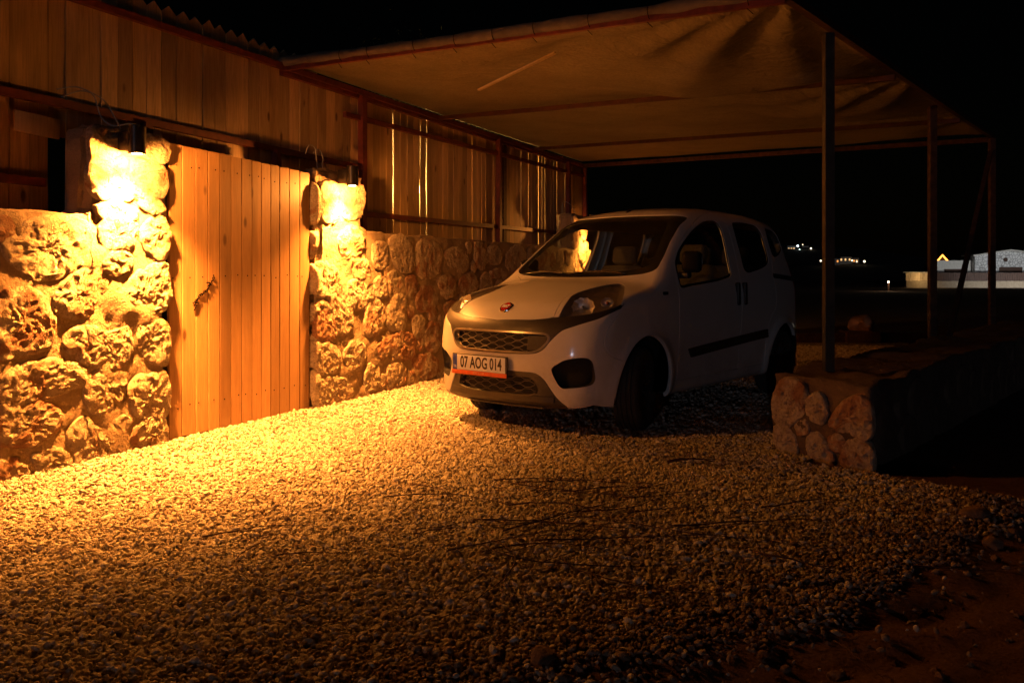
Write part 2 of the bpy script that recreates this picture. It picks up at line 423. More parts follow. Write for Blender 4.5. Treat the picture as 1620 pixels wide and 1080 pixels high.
# ---------------------------------------------------------------- car body mesh, cut into panels
def seg_sdf(P2, poly):
    """signed distance (negative inside) to closed 2D polygon"""
    A = np.asarray(poly, float); B = np.roll(A, -1, 0)
    d2 = np.full(len(P2), 1e9); ins = np.zeros(len(P2), bool)
    for a, b in zip(A, B):
        e = b - a; w = P2 - a; t = np.clip((w@e)/(e@e + 1e-12), 0, 1)
        q = w - t[:, None]*e; d2 = np.minimum(d2, (q*q).sum(1))
        c = ((a[1] > P2[:, 1]) != (b[1] > P2[:, 1]))
        xx = a[0] + (P2[:, 1]-a[1])*(e[0])/((e[1]) if abs(e[1]) > 1e-12 else 1e-12)
        ins ^= c & (P2[:, 0] < xx)
    d = np.sqrt(d2); return np.where(ins, -d, d)
def smooth_poly(pts, n=6, sharp=()):
    """closed Catmull-Rom through pts; indices in sharp stay corners"""
    P = [np.array(p, float) for p in pts]; m = len(P); out = []
    for i in range(m):
        p0, p1, p2, p3 = P[i-1], P[i], P[(i+1) % m], P[(i+2) % m]
        if i in sharp: p0 = p1
        if (i+1) % m in sharp: p3 = p2
        d1 = math.sqrt(max(np.linalg.norm(p1-p0), 1e-9)); d2 = math.sqrt(max(np.linalg.norm(p2-p1), 1e-9)); d3 = math.sqrt(max(np.linalg.norm(p3-p2), 1e-9))
        m1 = (p2-p1) if i in sharp else (p2-p0)/(d1+d2)*d2*1.0
        m2 = (p2-p1) if (i+1) % m in sharp else (p3-p1)/(d2+d3)*d2*1.0
        if i not in sharp: m1 = ((p1-p0)/d1*d2 + (p2-p1)/d2*d1)/(d1+d2)*d2
        if (i+1) % m not in sharp: m2 = ((p2-p1)/d2*d3 + (p3-p2)/d3*d2)/(d2+d3)*d2
        for k in range(n):
            t = k/n
            out.append((2*t**3-3*t**2+1)*p1 + (t**3-2*t**2+t)*m1 + (-2*t**3+3*t**2)*p2 + (t**3-t**2)*m2)
    return out
def PX(p): return np.stack([np.abs(p[:, 1]), p[:, 2]], 1)      # front view
def PS(p): return np.stack([p[:, 0], p[:, 2]], 1)              # side view
def PT(p): return np.stack([p[:, 0], np.abs(p[:, 1])], 1)      # top view

def car_grid():
    xs = np.concatenate([np.linspace(0.0, 1.25, 84), np.linspace(1.25, 3.95, 115)[1:]])
    ys = np.linspace(-0.84, 0.84, 104); zs = np.linspace(0.16, 1.78, 96)
    Vs = []; Fs = []; b = 0
    def add(G):
        nonlocal b
        n, m, _ = G.shape; Vs.append(G.reshape(-1, 3)); idx = np.arange(n*m).reshape(n, m) + b; b += n*m
        a, c, d, e = idx[:-1, :-1].ravel(), idx[1:, :-1].ravel(), idx[1:, 1:].ravel(), idx[:-1, 1:].ravel()
        Fs.append(np.stack([a, c, d], 1)); Fs.append(np.stack([a, d, e], 1))
    def grid(A, B, f): 
        a, c = np.meshgrid(A, B, indexing='ij'); return f(a, c)
    add(grid(xs, zs, lambda a, c: np.stack([a, np.full_like(a, 0.84), c], -1)))
    add(grid(zs, xs, lambda c, a: np.stack([a, np.full_like(a, -0.84), c], -1)))
    add(grid(ys, xs, lambda y, a: np.stack([a, y, np.full_like(a, 1.78)], -1)))
    add(grid(ys, zs, lambda y, c: np.stack([np.full_like(y, 0.0), y, c], -1)))
    add(grid(zs, ys, lambda c, y: np.stack([np.full_like(y, 3.95), y, c], -1)))
    V = np.concatenate(Vs); F = np.concatenate(Fs)
    key = np.round(V*1e5).astype(np.int64); _, ia, inv = np.unique(key, axis=0, return_index=True, return_inverse=True)
    V = V[ia]; F = inv.ravel()[F]
    D = V - CAR_C; D /= np.linalg.norm(D, axis=1, keepdims=True)
    P = body_ray(D)
    # orient outward
    n = np.cross(P[F[:, 1]]-P[F[:, 0]], P[F[:, 2]]-P[F[:, 0]]); c = P[F].mean(1) - CAR_C
    flip = (n*c).sum(1) < 0; F[flip] = F[flip][:, ::-1]
    return P, F
def newton(P, it=3):
    for _ in range(it):
        e = 0.003; f = body_f(P); g = np.stack([body_f(P+np.array(v)*e)-body_f(P-np.array(v)*e) for v in ((1., 0, 0), (0, 1., 0), (0, 0, 1.))], -1)/(2*e)
        P = P - (f/((g*g).sum(-1)+1e-9))[:, None]*g
    return P
class Shell:
    def __init__(self): self.V, self.F = car_grid(); self.lock = np.zeros(len(self.V), bool)
    def cut(self, fn):
        """fn(P)->signed field; split triangles along its zero set"""
        V, F = self.V, self.F; f = fn(V)
        # snap near vertices
        near = (np.abs(f) < 0.0035) & ~self.lock
        if near.any():
            e = 1e-3; Pn = V[near]
            g = np.stack([fn(Pn+np.array(v)*e)-fn(Pn-np.array(v)*e) for v in ((1., 0, 0), (0, 1., 0), (0, 0, 1.))], -1)/(2*e)
            n = body_grad(Pn); g -= (g*n).sum(1)[:, None]*n
            gl = (g*g).sum(1); ok = (gl > 0.05) & (gl < 4)
            Pn = Pn - np.where(ok, f[near]/np.maximum(gl, 1e-3), 0)[:, None]*g
            V = V.copy(); V[near] = newton(Pn, 1); f[near] = np.where(ok, 0.0, f[near]); 
        f[np.abs(f) < 1e-7] = 0
        self.lock |= (f == 0)
        s = np.sign(f); sf = s[F]; mixed = (sf.max(1) > 0) & (sf.min(1) < 0)
        keep = F[~mixed]; T = F[mixed]
        if len(T) == 0: self.V = V; return
        E = np.concatenate([T[:, [0, 1]], T[:, [1, 2]], T[:, [2, 0]]]); E = np.sort(E, 1)
        E = E[s[E[:, 0]]*s[E[:, 1]] < 0]; E = np.unique(E, axis=0)
        a, b = V[E[:, 0]], V[E[:, 1]]; fa, fb = f[E[:, 0]].copy(), f[E[:, 1]].copy()
        lo, hi = np.zeros(len(E)), np.ones(len(E)); t = fa/(fa-fb)
        for _ in range(12):
            m = 0.5*(lo+hi); fm = fn(a+(b-a)*m[:, None]); same = np.sign(fm) == np.sign(fa)
            lo = np.where(same, m, lo); hi = np.where(same, hi, m)
        t = np.clip(0.5*(lo+hi), 0.02, 0.98)
        NP = newton(a+(b-a)*t[:, None], 1)
        base = len(V); V = np.concatenate([V, NP]); self.lock = np.concatenate([self.lock, np.ones(len(NP), bool)])
        ed = {(int(x), int(y)): base+i for i, (x, y) in enumerate(E)}
        new = []
        for tri in T:
            i, j, k = map(int, tri); si, sj, sk = s[i], s[j], s[k]
            if 0 in (si, sj, sk):
                while s[i] != 0: i, j, k = j, k, i
                m = ed[(min(j, k), max(j, k))]; new += [(i, j, m), (i, m, k)]
            else:
                while not (s[i] != s[j] and s[i] != s[k]): i, j, k = j, k, i
                p = ed[(min(i, j), max(i, j))]; q = ed[(min(i, k), max(i, k))]
                new += [(i, p, q), (p, j, k), (p, k, q)]
        self.V = V; self.F = np.concatenate([keep, np.array(new, int)])

def field(proj, poly, mask):
    poly = [tuple(q) for q in poly]; A = np.array(poly); lo = A.min(0)-0.08; hi = A.max(0)+0.08
    def fn(P):
        P = np.atleast_2d(P); q = proj(P); r = np.full(len(P), 0.08)
        m = mask(P) & (q > lo).all(1) & (q < hi).all(1)
        if m.any(): r[m] = seg_sdf(q[m], poly)
        return np.minimum(r, 0.08)
    return fn
side = lambda P: np.abs(P[:, 1]) > 0.45
front = lambda P: P[:, 0] < 1.15

def ell(cx, cz, rx, rz, n=48): return [(cx+rx*math.cos(2*math.pi*i/n), cz+rz*math.sin(2*math.pi*i/n)) for i in range(n)]
_hd = np.array([-0.56, 0.46, 0.69]); _hd /= np.linalg.norm(_hd)
_h1 = np.array([0.46, 0.56, 0.0]); _h1 /= np.linalg.norm(_h1); _h2 = np.cross(_h1, _hd)
if _h2[2] < 0: _h2 = -_h2
def PH(p): q = np.stack([p[:, 0], np.abs(p[:, 1]), p[:, 2]], 1); return np.stack([q@_h1, q@_h2], 1)   # seen square-on to the lamp
_H3 = np.array([(.170, .492, .851), (.228, .482, .907), (.324, .459, .963), (.425, .424, 1.002), (.528, .424, 1.027), (.658, .452, 1.054), (.761, .483, 1.072), (.850, .515, 1.085), (.880, .552, 1.085), (.859, .592, 1.074), (.732, .678, 1.039), (.593, .758, .994), (.495, .803, .942), (.419, .784, .917), (.329, .729, .892), (.272, .675, .876), (.216, .592, .862)])
HEAD = smooth_poly([tuple(q) for q in PH(_H3)], 5, (0, 13))
BAND = smooth_poly([(-.05, .585), (.15, .585), (.33, .592), (.394, .603), (.438, .631), (.478, .684), (.516, .729), (.553, .763), (.610, .788), (.698, .823), (.748, .847), (.786, .879), (.815, .912), (.812, .945), (.788, .922), (.729, .897), (.675, .881), (.592, .867), (.490, .853), (.445, .848), (.30, .842), (.15, .838), (-.05, .837)], 5, (0, 12, 13, 18, 22))
UGR = smooth_poly([(-.05, .604), (.20, .604), (.345, .608), (.405, .630), (.462, .700), (.448, .722), (.38, .731), (.2, .735), (-.05, .736)], 5, (0, 8))
UFR = smooth_poly([(-.05, .594), (.20, .594), (.352, .598), (.415, .621), (.478, .702), (.458, .733), (.385, .742), (.2, .746), (-.05, .747)], 5, (0, 8))
LOW = smooth_poly([(-.05, .462), (.25, .460), (.375, .452), (.43, .415), (.478, .345), (.52, .285), (.575, .23), (.60, .10), (-.05, .10)], 5, (0, 6, 7, 8))
LGR = smooth_poly([(-.05, .425), (.25, .425), (.33, .415), (.372, .375), (.385, .325), (.33, .305), (.2, .298), (-.05, .296)], 5, (0, 7))
FOG = smooth_poly([(.492, .491), (.530, .522), (.575, .550), (.643, .568), (.705, .572), (.733, .555), (.744, .474), (.741, .41), (.724, .384), (.60, .359), (.560, .357), (.530, .385)], 5)
HOOD = smooth_poly([(.07, -.05), (.085, .15), (.105, .30), (.135, .40), (.157, .455), (.26, .434), (.40, .396), (.50, .385), (.64, .402), (.80, .440), (.90, .480), (1.0, .56), (1.055, .635), (1.075, .640), (1.04, .56), (.995, .45), (.965, .25), (.955, -.05)], 5, (0, 4, 12, 17))
WS = smooth_poly([(-.05, 1.132), (.25, 1.135), (.48, 1.145), (.65, 1.168), (.70, 1.20), (.695, 1.27), (.655, 1.43), (.625, 1.56), (.60, 1.635), (.57, 1.655), (.3, 1.668), (-.05, 1.672)], 5, (0, 11))
W1 = smooth_poly([(1.325, 1.06), (1.318, 1.135), (1.335, 1.225), (1.418, 1.313), (1.527, 1.390), (1.772, 1.520), (2.0, 1.600), (2.150, 1.628), (2.29, 1.622), (2.335, 1.560), (2.325, 1.422), (2.290, 1.250), (2.265, 1.155), (2.10, 1.115), (1.80, 1.085), (1.50, 1.062), (1.36, 1.050)], 5)
W2 = smooth_poly([(2.60, 1.618), (2.72, 1.640), (3.0, 1.640), (3.12, 1.625), (3.185, 1.560), (3.197, 1.430), (3.18, 1.309), (3.12, 1.258), (2.982, 1.220), (2.756, 1.186), (2.62, 1.175), (2.565, 1.20), (2.575, 1.335), (2.578, 1.494)], 5)
W3 = smooth_poly([(3.35, 1.605), (3.50, 1.605), (3.60, 1.58), (3.66, 1.50), (3.665, 1.43), (3.60, 1.385), (3.40, 1.33), (3.325, 1.34), (3.305, 1.42), (3.315, 1.54)], 5)
DF = smooth_poly([(1.285, .32), (1.275, .70), (1.28, 1.05), (1.30, 1.19), (1.36, 1.29), (1.45, 1.36), (1.577, 1.445), (1.75, 1.54), (1.906, 1.612), (2.05, 1.662), (2.22, 1.694), (2.38, 1.698), (2.46, 1.60), (2.467, 1.361), (2.410, 1.06), (2.385, .69), (2.388, .5), (2.39, .32)], 5, (0, 17))
DR = smooth_poly([(2.30, .32), (2.30, 1.0), (2.35, 1.40), (2.34, 1.698), (2.70, 1.716), (3.10, 1.710), (3.28, 1.68), (3.29, 1.55), (3.25, 1.30), (3.165, 1.12), (3.13, .843), (3.02, .76), (2.94, .62), (2.915, .45), (2.91, .32)], 5, (0, 3, 14))
BUMP = smooth_poly([(-.3, .0), (-.3, 1.1), (.50, .96), (.475, .905), (.422, .851), (.335, .758), (.312, .664), (.346, .597), (.490, .535), (.53, .0)], 5, (0, 1, 2, 8, 9))
MLD = [(1.44, .560), (2.93, .645), (2.945, .570), (1.50, .488)]
RBUMP = [(3.50, .0), (3.62, .45), (3.62, .62), (4.2, .66), (4.2, .0)]
TAIL = smooth_poly([(3.72, .80), (3.70, 1.0), (3.735, 1.30), (4.1, 1.30), (4.1, .80)], 4, (3, 4))
RW = smooth_poly([(-.05, 1.16), (.56, 1.16), (.60, 1.3), (.54, 1.56), (.45, 1.60), (-.05, 1.61)], 4, (0, 5))
RAIL = [(3.17, 1.125), (3.17, 1.170), (3.80, 1.135), (3.80, 1.085)]

def shrink(poly, d):
    A = np.array(poly); nx = np.roll(A, -1, 0)-np.roll(A, 1, 0); nx /= np.linalg.norm(nx, axis=1, keepdims=True)+1e-9
    ar = sum(A[i-1][0]*A[i][1]-A[i][0]*A[i-1][1] for i in range(len(A))); sg = 1 if ar > 0 else -1
    return [tuple(q) for q in A+np.stack([-nx[:, 1], nx[:, 0]], 1)*d*sg]
WSI = smooth_poly([(-.05, 1.175), (.25, 1.178), (.46, 1.19), (.585, 1.215), (.62, 1.25), (.615, 1.31), (.585, 1.43), (.555, 1.54), (.53, 1.59), (.48, 1.612), (.3, 1.622), (-.05, 1.626)], 5, (0, 11))
REG = [  # name, field, material key, inset, depth, lift
    ('arch', field(PS, ell(WF, .30, .358, .405) , side)),
    ('rarch', field(PS, ell(WR, .30, .358, .385), side)),
    ('windscreen_inner', field(PX, WSI, lambda P: (P[:, 0] > .93) & (P[:, 0] < 2.1) & (P[:, 2] > 1.1))),
    ('w1i', field(PS, shrink(W1, .020), side)), ('w2i', field(PS, shrink(W2, .020), side)), ('w3i', field(PS, shrink(W3, .020), side)),
    ('windscreen', field(PX, WS, lambda P: (P[:, 0] > .93) & (P[:, 0] < 2.1) & (P[:, 2] > 1.1))),
    ('bonnet', field(PT, HOOD, lambda P: (P[:, 2] > .80) & (P[:, 0] < 1.2))),
    ('headlight', field(PH, HEAD, front)),
    ('upper_grille', field(PX, UGR, front)),
    ('grille_frame', field(PX, UFR, front)),
    ('black_band', field(PX, BAND, front)),
    ('lower_grille', field(PX, LGR, front)),
    ('lower_bumper', field(PX, LOW, lambda P: P[:, 0] < .45)),
    ('fog_recess', field(PX, FOG, lambda P: P[:, 0] < .6)),
    ('front_window', field(PS, W1, side)), ('rear_window', field(PS, W2, side)), ('quarter_window', field(PS, W3, side)),
    ('moulding', field(PS, MLD, side)),
    ('front_door', field(PS, DF, side)), ('sliding_door', field(PS, DR, side)),
    ('slide_rail', field(PS, RAIL, side)),
    ('front_bumper', field(PS, BUMP, lambda P: P[:, 0] < .75)),
    ('rear_bumper', field(PS, RBUMP, lambda P: P[:, 0] > 3.3)),
    ('tail_light', field(PS, TAIL, lambda P: (P[:, 0] > 3.5) & (np.abs(P[:, 1]) > .62))),
    ('tailgate_window', field(PX, RW, lambda P: P[:, 0] > 3.5)),
]
def build_car_parts():
    sh = Shell()
    for nm, fn in REG: sh.cut(fn)
    V, F = sh.V, sh.F; C = V[F].mean(1); lab = np.full(len(F), -1)
    for i, (nm, fn) in enumerate(REG):
        m = (lab < 0) & (fn(C) < 0); lab[m] = i
    nrm = body_grad(V)
    return V, F, nrm, lab, C

def region_mesh(name, V, F, N, mat, inset=0.003, depth=0.02, lift=0.0, rim=True):
    """V,N in car coords (x back, y left). Makes panel with rolled rim, flips to right-handed."""
    us, inv = np.unique(F.ravel(), return_inverse=True); f = inv.reshape(-1, 3); v = V[us].copy(); n = N[us]
    E = np.concatenate([f[:, [0, 1]], f[:, [1, 2]], f[:, [2, 0]]]); key = E[:, 0]*10**7+E[:, 1]; rk = E[:, 1]*10**7+E[:, 0]
    B = E[~np.isin(key, rk)]
    inw = np.zeros_like(v)
    d = v[B[:, 1]]-v[B[:, 0]]; d /= (np.linalg.norm(d, axis=1, keepdims=True)+1e-9)
    c = np.cross(n[B[:, 0]], d); np.add.at(inw, B[:, 0], c); np.add.at(inw, B[:, 1], c)
    bl = np.linalg.norm(inw, axis=1); bm_ = bl > 1e-6; inw[bm_] /= bl[bm_][:, None]
    v = v + n*lift
    bi = np.where(bm_)[0]; v[bi] += inw[bi]*inset
    faces = [tuple(t) for t in f]; VV = [v]; NN = [n.copy()]
    if rim and len(B):
        mp = -np.ones(len(v), int); mp[bi] = np.arange(len(bi)); b0 = len(v)
        r1 = v[bi]-inw[bi]*0.0015-n[bi]*0.002; r2 = r1-n[bi]*depth
        n1 = n[bi]*0.35-inw[bi]; n1 /= np.linalg.norm(n1, axis=1, keepdims=True)
        n2 = -inw[bi]
        VV += [r1, r2]; NN += [n1, n2]; k = len(bi)
        for a, b in B:
            A1, B1 = b0+mp[a], b0+mp[b]; A2, B2 = A1+k, B1+k
            faces += [(b, a, A1, B1), (B1, A1, A2, B2)]
    VV = np.concatenate(VV); NN = np.concatenate(NN)
    VV = VV*[1, -1, 1]; NN = NN*[1, -1, 1]; faces = [q[::-1] for q in faces]
    me = mesh(name, VV, faces, mat, True)
    me.normals_split_custom_set_from_vertices([tuple(map(float, q)) for q in NN])
    return me
def nose_at(y, z):
    """surface x at (y,z) from the front"""
    y = np.atleast_1d(np.asarray(y, float)); z = np.atleast_1d(np.asarray(z, float))*np.ones_like(y)
    lo = np.full(y.shape, -0.3); hi = np.full(y.shape, 1.2)
    xs = np.linspace(-0.3, 1.2, 90); found = np.zeros(y.shape, bool)
    for a, b in zip(xs[:-1], xs[1:]):
        o = (body_f(np.stack([np.full(y.shape, b), y, z], -1)) < 0) & ~found; lo[o] = a; hi[o] = b; found |= o
    for _ in range(20):
        m = .5*(lo+hi); i = body_f(np.stack([m, y, z], -1)) < 0; hi = np.where(i, m, hi); lo = np.where(i, lo, m)
    return .5*(lo+hi)
def side_at(x, z):
    lo = 0.3; hi = 1.2
    for _ in range(30):
        m = .5*(lo+hi)
        if body_f(np.array([[x, m, z]]))[0] > 0: hi = m
        else: lo = m
    return .5*(lo+hi)

INNER = {'windscreen': 'windscreen_inner', 'front_window': 'w1i', 'rear_window': 'w2i', 'quarter_window': 'w3i'}
def make_car():
    root = empty('parked_car', (CAR_O[0], CAR_O[1], 0.0), math.radians(90)-CAR_A,
                 'white compact van with black bumper trim parked under the shade canopy', 'car')
    V, F, N, lab, C = build_car_parts(); idx = {nm: i for i, (nm, _) in enumerate(REG)}
    def sel(nm, s=0):
        m = lab == idx[nm]
        if nm in INNER: m |= lab == idx[INNER[nm]]
        if s: m &= (C[:, 1]*s > 0)
        return F[m]
    def cp(name, nm, mat, s=0, parent=None, **kw):
        f = sel(nm, s)
        if len(f) == 0: return None
        return link(name, region_mesh(name, V, f, N, M[mat], **kw), parent or root)
    def cm(name, VF, mat, parent=None, smooth=True):      # raw geometry in car coords
        v, f = VF; v = [(p[0], -p[1], p[2]) for p in v]; f = [tuple(q)[::-1] for q in f]
        return mobj(name, v, f, M[mat], parent or root, smooth)
    # body shell: everything unassigned
    body = link('body', region_mesh('body', V, F[(lab < 0)], N, M['paint'], inset=0.003, depth=0.03), root)
    hood = cp('bonnet', 'bonnet', 'paint', depth=0.03)
    cp('windscreen', 'windscreen', 'glass', inset=0.0, lift=-0.004, rim=False)
    cp('black_band', 'black_band', 'blackp', inset=0.002, depth=0.04)
    cp('grille_frame', 'grille_frame', 'silver', inset=0.0, depth=0.03, lift=0.003)
    cp('front_bumper', 'front_bumper', 'paint', depth=0.05)
    lb = cp('lower_bumper', 'lower_bumper', 'blackp', inset=0.002, depth=0.05, lift=-0.004)
    cp('rear_bumper', 'rear_bumper', 'blackp')
    cp('tailgate_window', 'tailgate_window', 'dglass', lift=-0.003, rim=False)
    # recess panels
    for nm, dep in (('upper_grille', 0.05), ('lower_grille', 0.06)):
        f = sel(nm); g = link('grille_recess', region_mesh('grille_recess', V-N*dep, f, N, M['black'], inset=-0.01, rim=False), root)
        cp('grille_surround', nm, 'blackp', inset=0.0, depth=dep, lift=0.0) if False else None
    # frit band round the windscreen glass (print on the glass edge)
    link('windscreen_border', region_mesh('windscreen_border', V, F[lab == idx['windscreen']], N, M['blackg'], inset=0.0, lift=-0.0055, rim=False), root)
    for s in (1, -1):
        cp('front_door', 'front_door', 'paint', s); cp('sliding_door', 'sliding_door', 'paint', s)
        for nm, mt in (('front_window', 'glass'), ('rear_window', 'dglass'), ('quarter_window', 'dglass')):
            f = sel(nm, s); w = cp(nm, nm, mt, s, inset=0.0, lift=-0.006, rim=False)
            ring = F[(lab == idx[nm]) & (C[:, 1]*s > 0)]
            link('window_seal', region_mesh('window_seal', V, ring, N, M['blackg'], inset=0.0, lift=-0.0035, rim=False), w)
        cp('side_moulding', 'moulding', 'blackp', s, inset=0.001, depth=0.03, lift=0.011)
        cp('slide_rail', 'slide_rail', 'black', s, inset=0.0, lift=-0.012, rim=False)
        cp('tail_light', 'tail_light', 'badge', s, lift=0.002)
        # headlight
        f = sel('headlight', s)
        hl = link('headlight', region_mesh('headlight', V, f, N, M['lens'], inset=0.0015, depth=0.004, lift=0.0), root)
        me = region_mesh('headlight_bowl', V, f, N, M['bowl'], inset=0.0, depth=0.0, lift=-0.006, rim=False)
        us = np.unique(f.ravel()); cen = V[us].mean(0)*[1, -s if False else -1, 1]
        # deep bucket: push interior vertices back, keep the rim
        fe = field(PH, HEAD, front); vs = V[us]; dd = np.clip(-fe(vs), 0, 0.045)/0.045
        for v, k_, nn in zip(me.vertices, dd, N[us]):
            ov = Vector((nn[0], -nn[1], nn[2])); v.co -= ov*(0.05*float(k_)**0.7)
        me.update(); link('headlight_bowl', me, hl)
        for (yy, zz, rr, dep, nm) in ((.585, .948, .080, .034, 'reflector'), (.695, .978, .046, .024, 'indicator_reflector')):
            xx = float(nose_at(yy, zz)[0]); P = np.array([xx, yy, zz]); g = body_grad(P[None])[0]
            ax = np.array([-0.82, 0.30, 0.25]); ax /= np.linalg.norm(ax); ctr = P - g*0.030
            t1 = np.cross(ax, [0, 0, 1.]); t1 /= np.linalg.norm(t1); t2 = np.cross(ax, t1)
            Vb = []; Fb = []; nr, na = 9, 40
            for i in range(nr+1):
                q = i/nr
                for j in range(na):
                    a = 2*math.pi*j/na; w = 1+0.05*math.cos(a*10)*q
                    p = ctr + (t1*math.cos(a)*1.05+t2*math.sin(a)*0.85)*rr*q*w + ax*(dep*(q*q-1) + (0.004*((i+j) % 2)))
                    Vb.append(p*[1, s, 1])
            for i in range(nr):
                for j in range(na):
                    k_ = (j+1) % na; q = (i*na+j, i*na+k_, (i+1)*na+k_, (i+1)*na+j); Fb.append(q if s > 0 else q[::-1])
            cm(nm, (Vb, Fb), 'refl', hl, False)
            bc = ctr-ax*dep*0.9; vb, fb = tube_vf([bc*[1, s, 1], (bc+ax*dep*1.0)*[1, s, 1]], [0.012, 0.009], 10)
            cm('bulb', (vb, fb), 'chrome' if nm == 'reflector' else 'amber', hl)
        # fog recess
        f = sel('fog_recess', s)
        fr_ = link('fog_recess', region_mesh('fog_recess', V-N*0.055, f, N, M['black'], inset=-0.004, rim=False), root)
        rim = link('fog_recess_wall', region_mesh('fog_recess_wall', V, f, N, M['blackp'], inset=0.001, depth=0.055), fr_)
        # keep only the rim band of that wall
        bm = bmesh.new(); bm.from_mesh(rim.data); nf = len(f)
        bm.faces.ensure_lookup_table(); fes = field(PX, FOG, lambda P: P[:, 0] < .6)
        sdv = fes(V[f].mean(1)); dl = [bm.faces[i] for i in range(nf)]
        bmesh.ops.delete(bm, geom=dl, context='FACES'); bm.to_mesh(rim.data); bm.free()
        # mirror, handles, side repeater
        ym = side_at(1.36, 1.12)
        mr = empty('wing_mirror', (1.36 if s > 0 else 1.50, -s*(ym+(0.02 if s > 0 else -.03)), 1.235 if s > 0 else 1.19), 0.0 if s > 0 else 1.35); mr.parent = root
        b_ = bev_box('mirror_housing', (0.09, 0.15, 0.17), 0.035, M['mirror'], mr, (0.0, -s*0.075, 0.02), (0, 0, s*0.35), 4)
        bev_box('mirror_arm', (0.07, 0.10, 0.05), 0.015, M['blackp'], mr, (0.0, -s*0.01, -0.085))
        bev_box('mirror_glass', (0.006, 0.12, 0.13), 0.002, M['chrome'], mr, (0.048, -s*0.075, 0.02), (0, 0, s*0.35))
        for hx in (2.315, 2.455):
            yy = side_at(hx, 0.99)
            bev_box('door_handle', (0.044, 0.040, 0.20), 0.012, M['blackp'], root, (hx, -s*(yy+0.003), 0.985), (0, -.03, 0), 3)
        yy = side_at(1.07, 1.01)
        bev_box('side_repeater', (0.07, 0.016, 0.026), 0.006, M['blackg'], root, (1.07, -s*(yy+0.002), 1.01))
    # grille meshes: wavy bars + frames
    def bars(rows, y0, y1, pitch, amp, zc, dz, r, zlim, back, mat):
        parts = []
        for k_ in range(rows):
            z0 = zc+(k_-(rows-1)/2)*dz; ys = np.linspace(y0, y1, 150)
            ph = (ys/pitch+0.5*(k_ % 2)) % 1.0
            tri = np.interp(ph, [0, .15, .35, .65, .85, 1.0], [-1, -1, 1, 1, -1, -1])
            zz = z0+tri*amp*(1 if True else -1); ok = np.array([zlim(abs(y), z) for y, z in zip(ys, zz)])
            runs = []; cur = []
            for i in range(len(ys)):
                if ok[i]: cur.append(i)
                elif cur: runs.append(cur); cur = []
            if cur: runs.append(cur)
            for c_ in runs:
                if len(c_) < 3: continue
                xx = nose_at(ys[c_], zz[c_])+back
                parts.append(tube_vf([(x, y, z) for x, y, z in zip(xx, ys[c_], zz[c_])], r, 6))
        return join_vf(parts)
    inside = lambda poly: (lambda y, z: seg_sdf(np.array([[y, z]]), poly)[0] < 0.004)
    cm('grille_mesh', bars(5, -.46, .31, .150, .0075, .668, .0250, .0017, inside(UGR), .012, 'grillebar'), 'grillebar')
    cm('grille_mesh', bars(5, -.40, .36, .150, .0080, .360, .0270, .0014, inside(LGR), .014, 'grillebar'), 'grillebar')
    # plain end panels of the upper grille, lower lip and skid strip
    def strip(ylist, z0, z1, out0, out1, nm, mat, thick=0.012):
        ylist = np.array(ylist); a = nose_at(ylist, np.full(len(ylist), z0))-out0; b = nose_at(ylist, np.full(len(ylist), z1))-out1
        Vv = []; Ff = []
        for i, y in enumerate(ylist):
            Vv += [(a[i], y, z0), (b[i], y, z1), (b[i]+thick+.02, y, z1+0.004), (a[i]+thick+.02, y, z0-0.004)]
        for i in range(len(ylist)-1):
            for k_ in range(4):
                l_ = (k_+1) % 4; Ff.append((4*i+k_, 4*i+l_, 4*i+4+l_, 4*i+4+k_))
        Ff += [(3, 2, 1, 0), tuple(4*(len(ylist)-1)+q for q in range(4))]
        return cm(nm, (Vv, Ff), mat, None, False)
    strip(np.linspace(.30, .450, 8), .618, .718, -.018, -.018, 'grille_end_panel', 'blackp')
    strip(np.linspace(-.452, -.40, 5), .655, .715, -.018, -.018, 'grille_end_panel', 'blackp')
    strip(np.linspace(-.50, .50, 30), .255, .292, .012, .002, 'lower_lip', 'blackp')
    strip(np.linspace(-.30, .40, 24), .196, .212, .010, .012, 'skid_strip', 'plateorange' if False else 'silver')
    # number plate
    py = -0.095; pxx = float(nose_at(py, .49)[0])-0.035
    pl = empty('number_plate', (pxx, -py, 0.492), math.radians(-90)); pl.parent = root; pl.rotation_euler = (math.radians(90), 0, math.radians(-90))
    bev_box('plate_frame', (.545, .150, .014), .003, M['blackp'], pl, (0, -0.004, -0.004))
    bev_box('plate_panel', (.520, .112, .004), .001, M['plate'], pl, (0, .007, .0055))
    bev_box('plate_strip', (.040, .112, .003), .0005, M['plateblue'], pl, (-.238, .007, .0075))
    bev_box('dealer_strip', (.545, .030, .004), .001, M['plateorange'], pl, (0, -.066, .0055))
    link('plate_text', text_mesh('07 AOG 014', .118, .66, M['ink'], 'plate_text', .0008, .0026), pl, (.022, .007, .0085))
    link('country_text', text_mesh('TR', .030, .9, M['plate'], 'country_text', .0004), pl, (-.238, -.028, .0095))
    link('dealer_text', text_mesh('RENT A CAR', .022, .9, M['ltext'], 'dealer_text', .0004), pl, (0, -.066, .0080))
    # badge
    P = np.array([.175, 0.0, .905]); P = newton(P[None], 3)[0]; g = body_grad(P[None])[0]; g = Vector((g[0], -g[1], g[2]))
    bd = empty('badge', (P[0], -P[1], P[2])); bd.parent = root
    bd.rotation_euler = (math.atan2(math.hypot(g.x, g.y), g.z), 0, math.radians(-90))
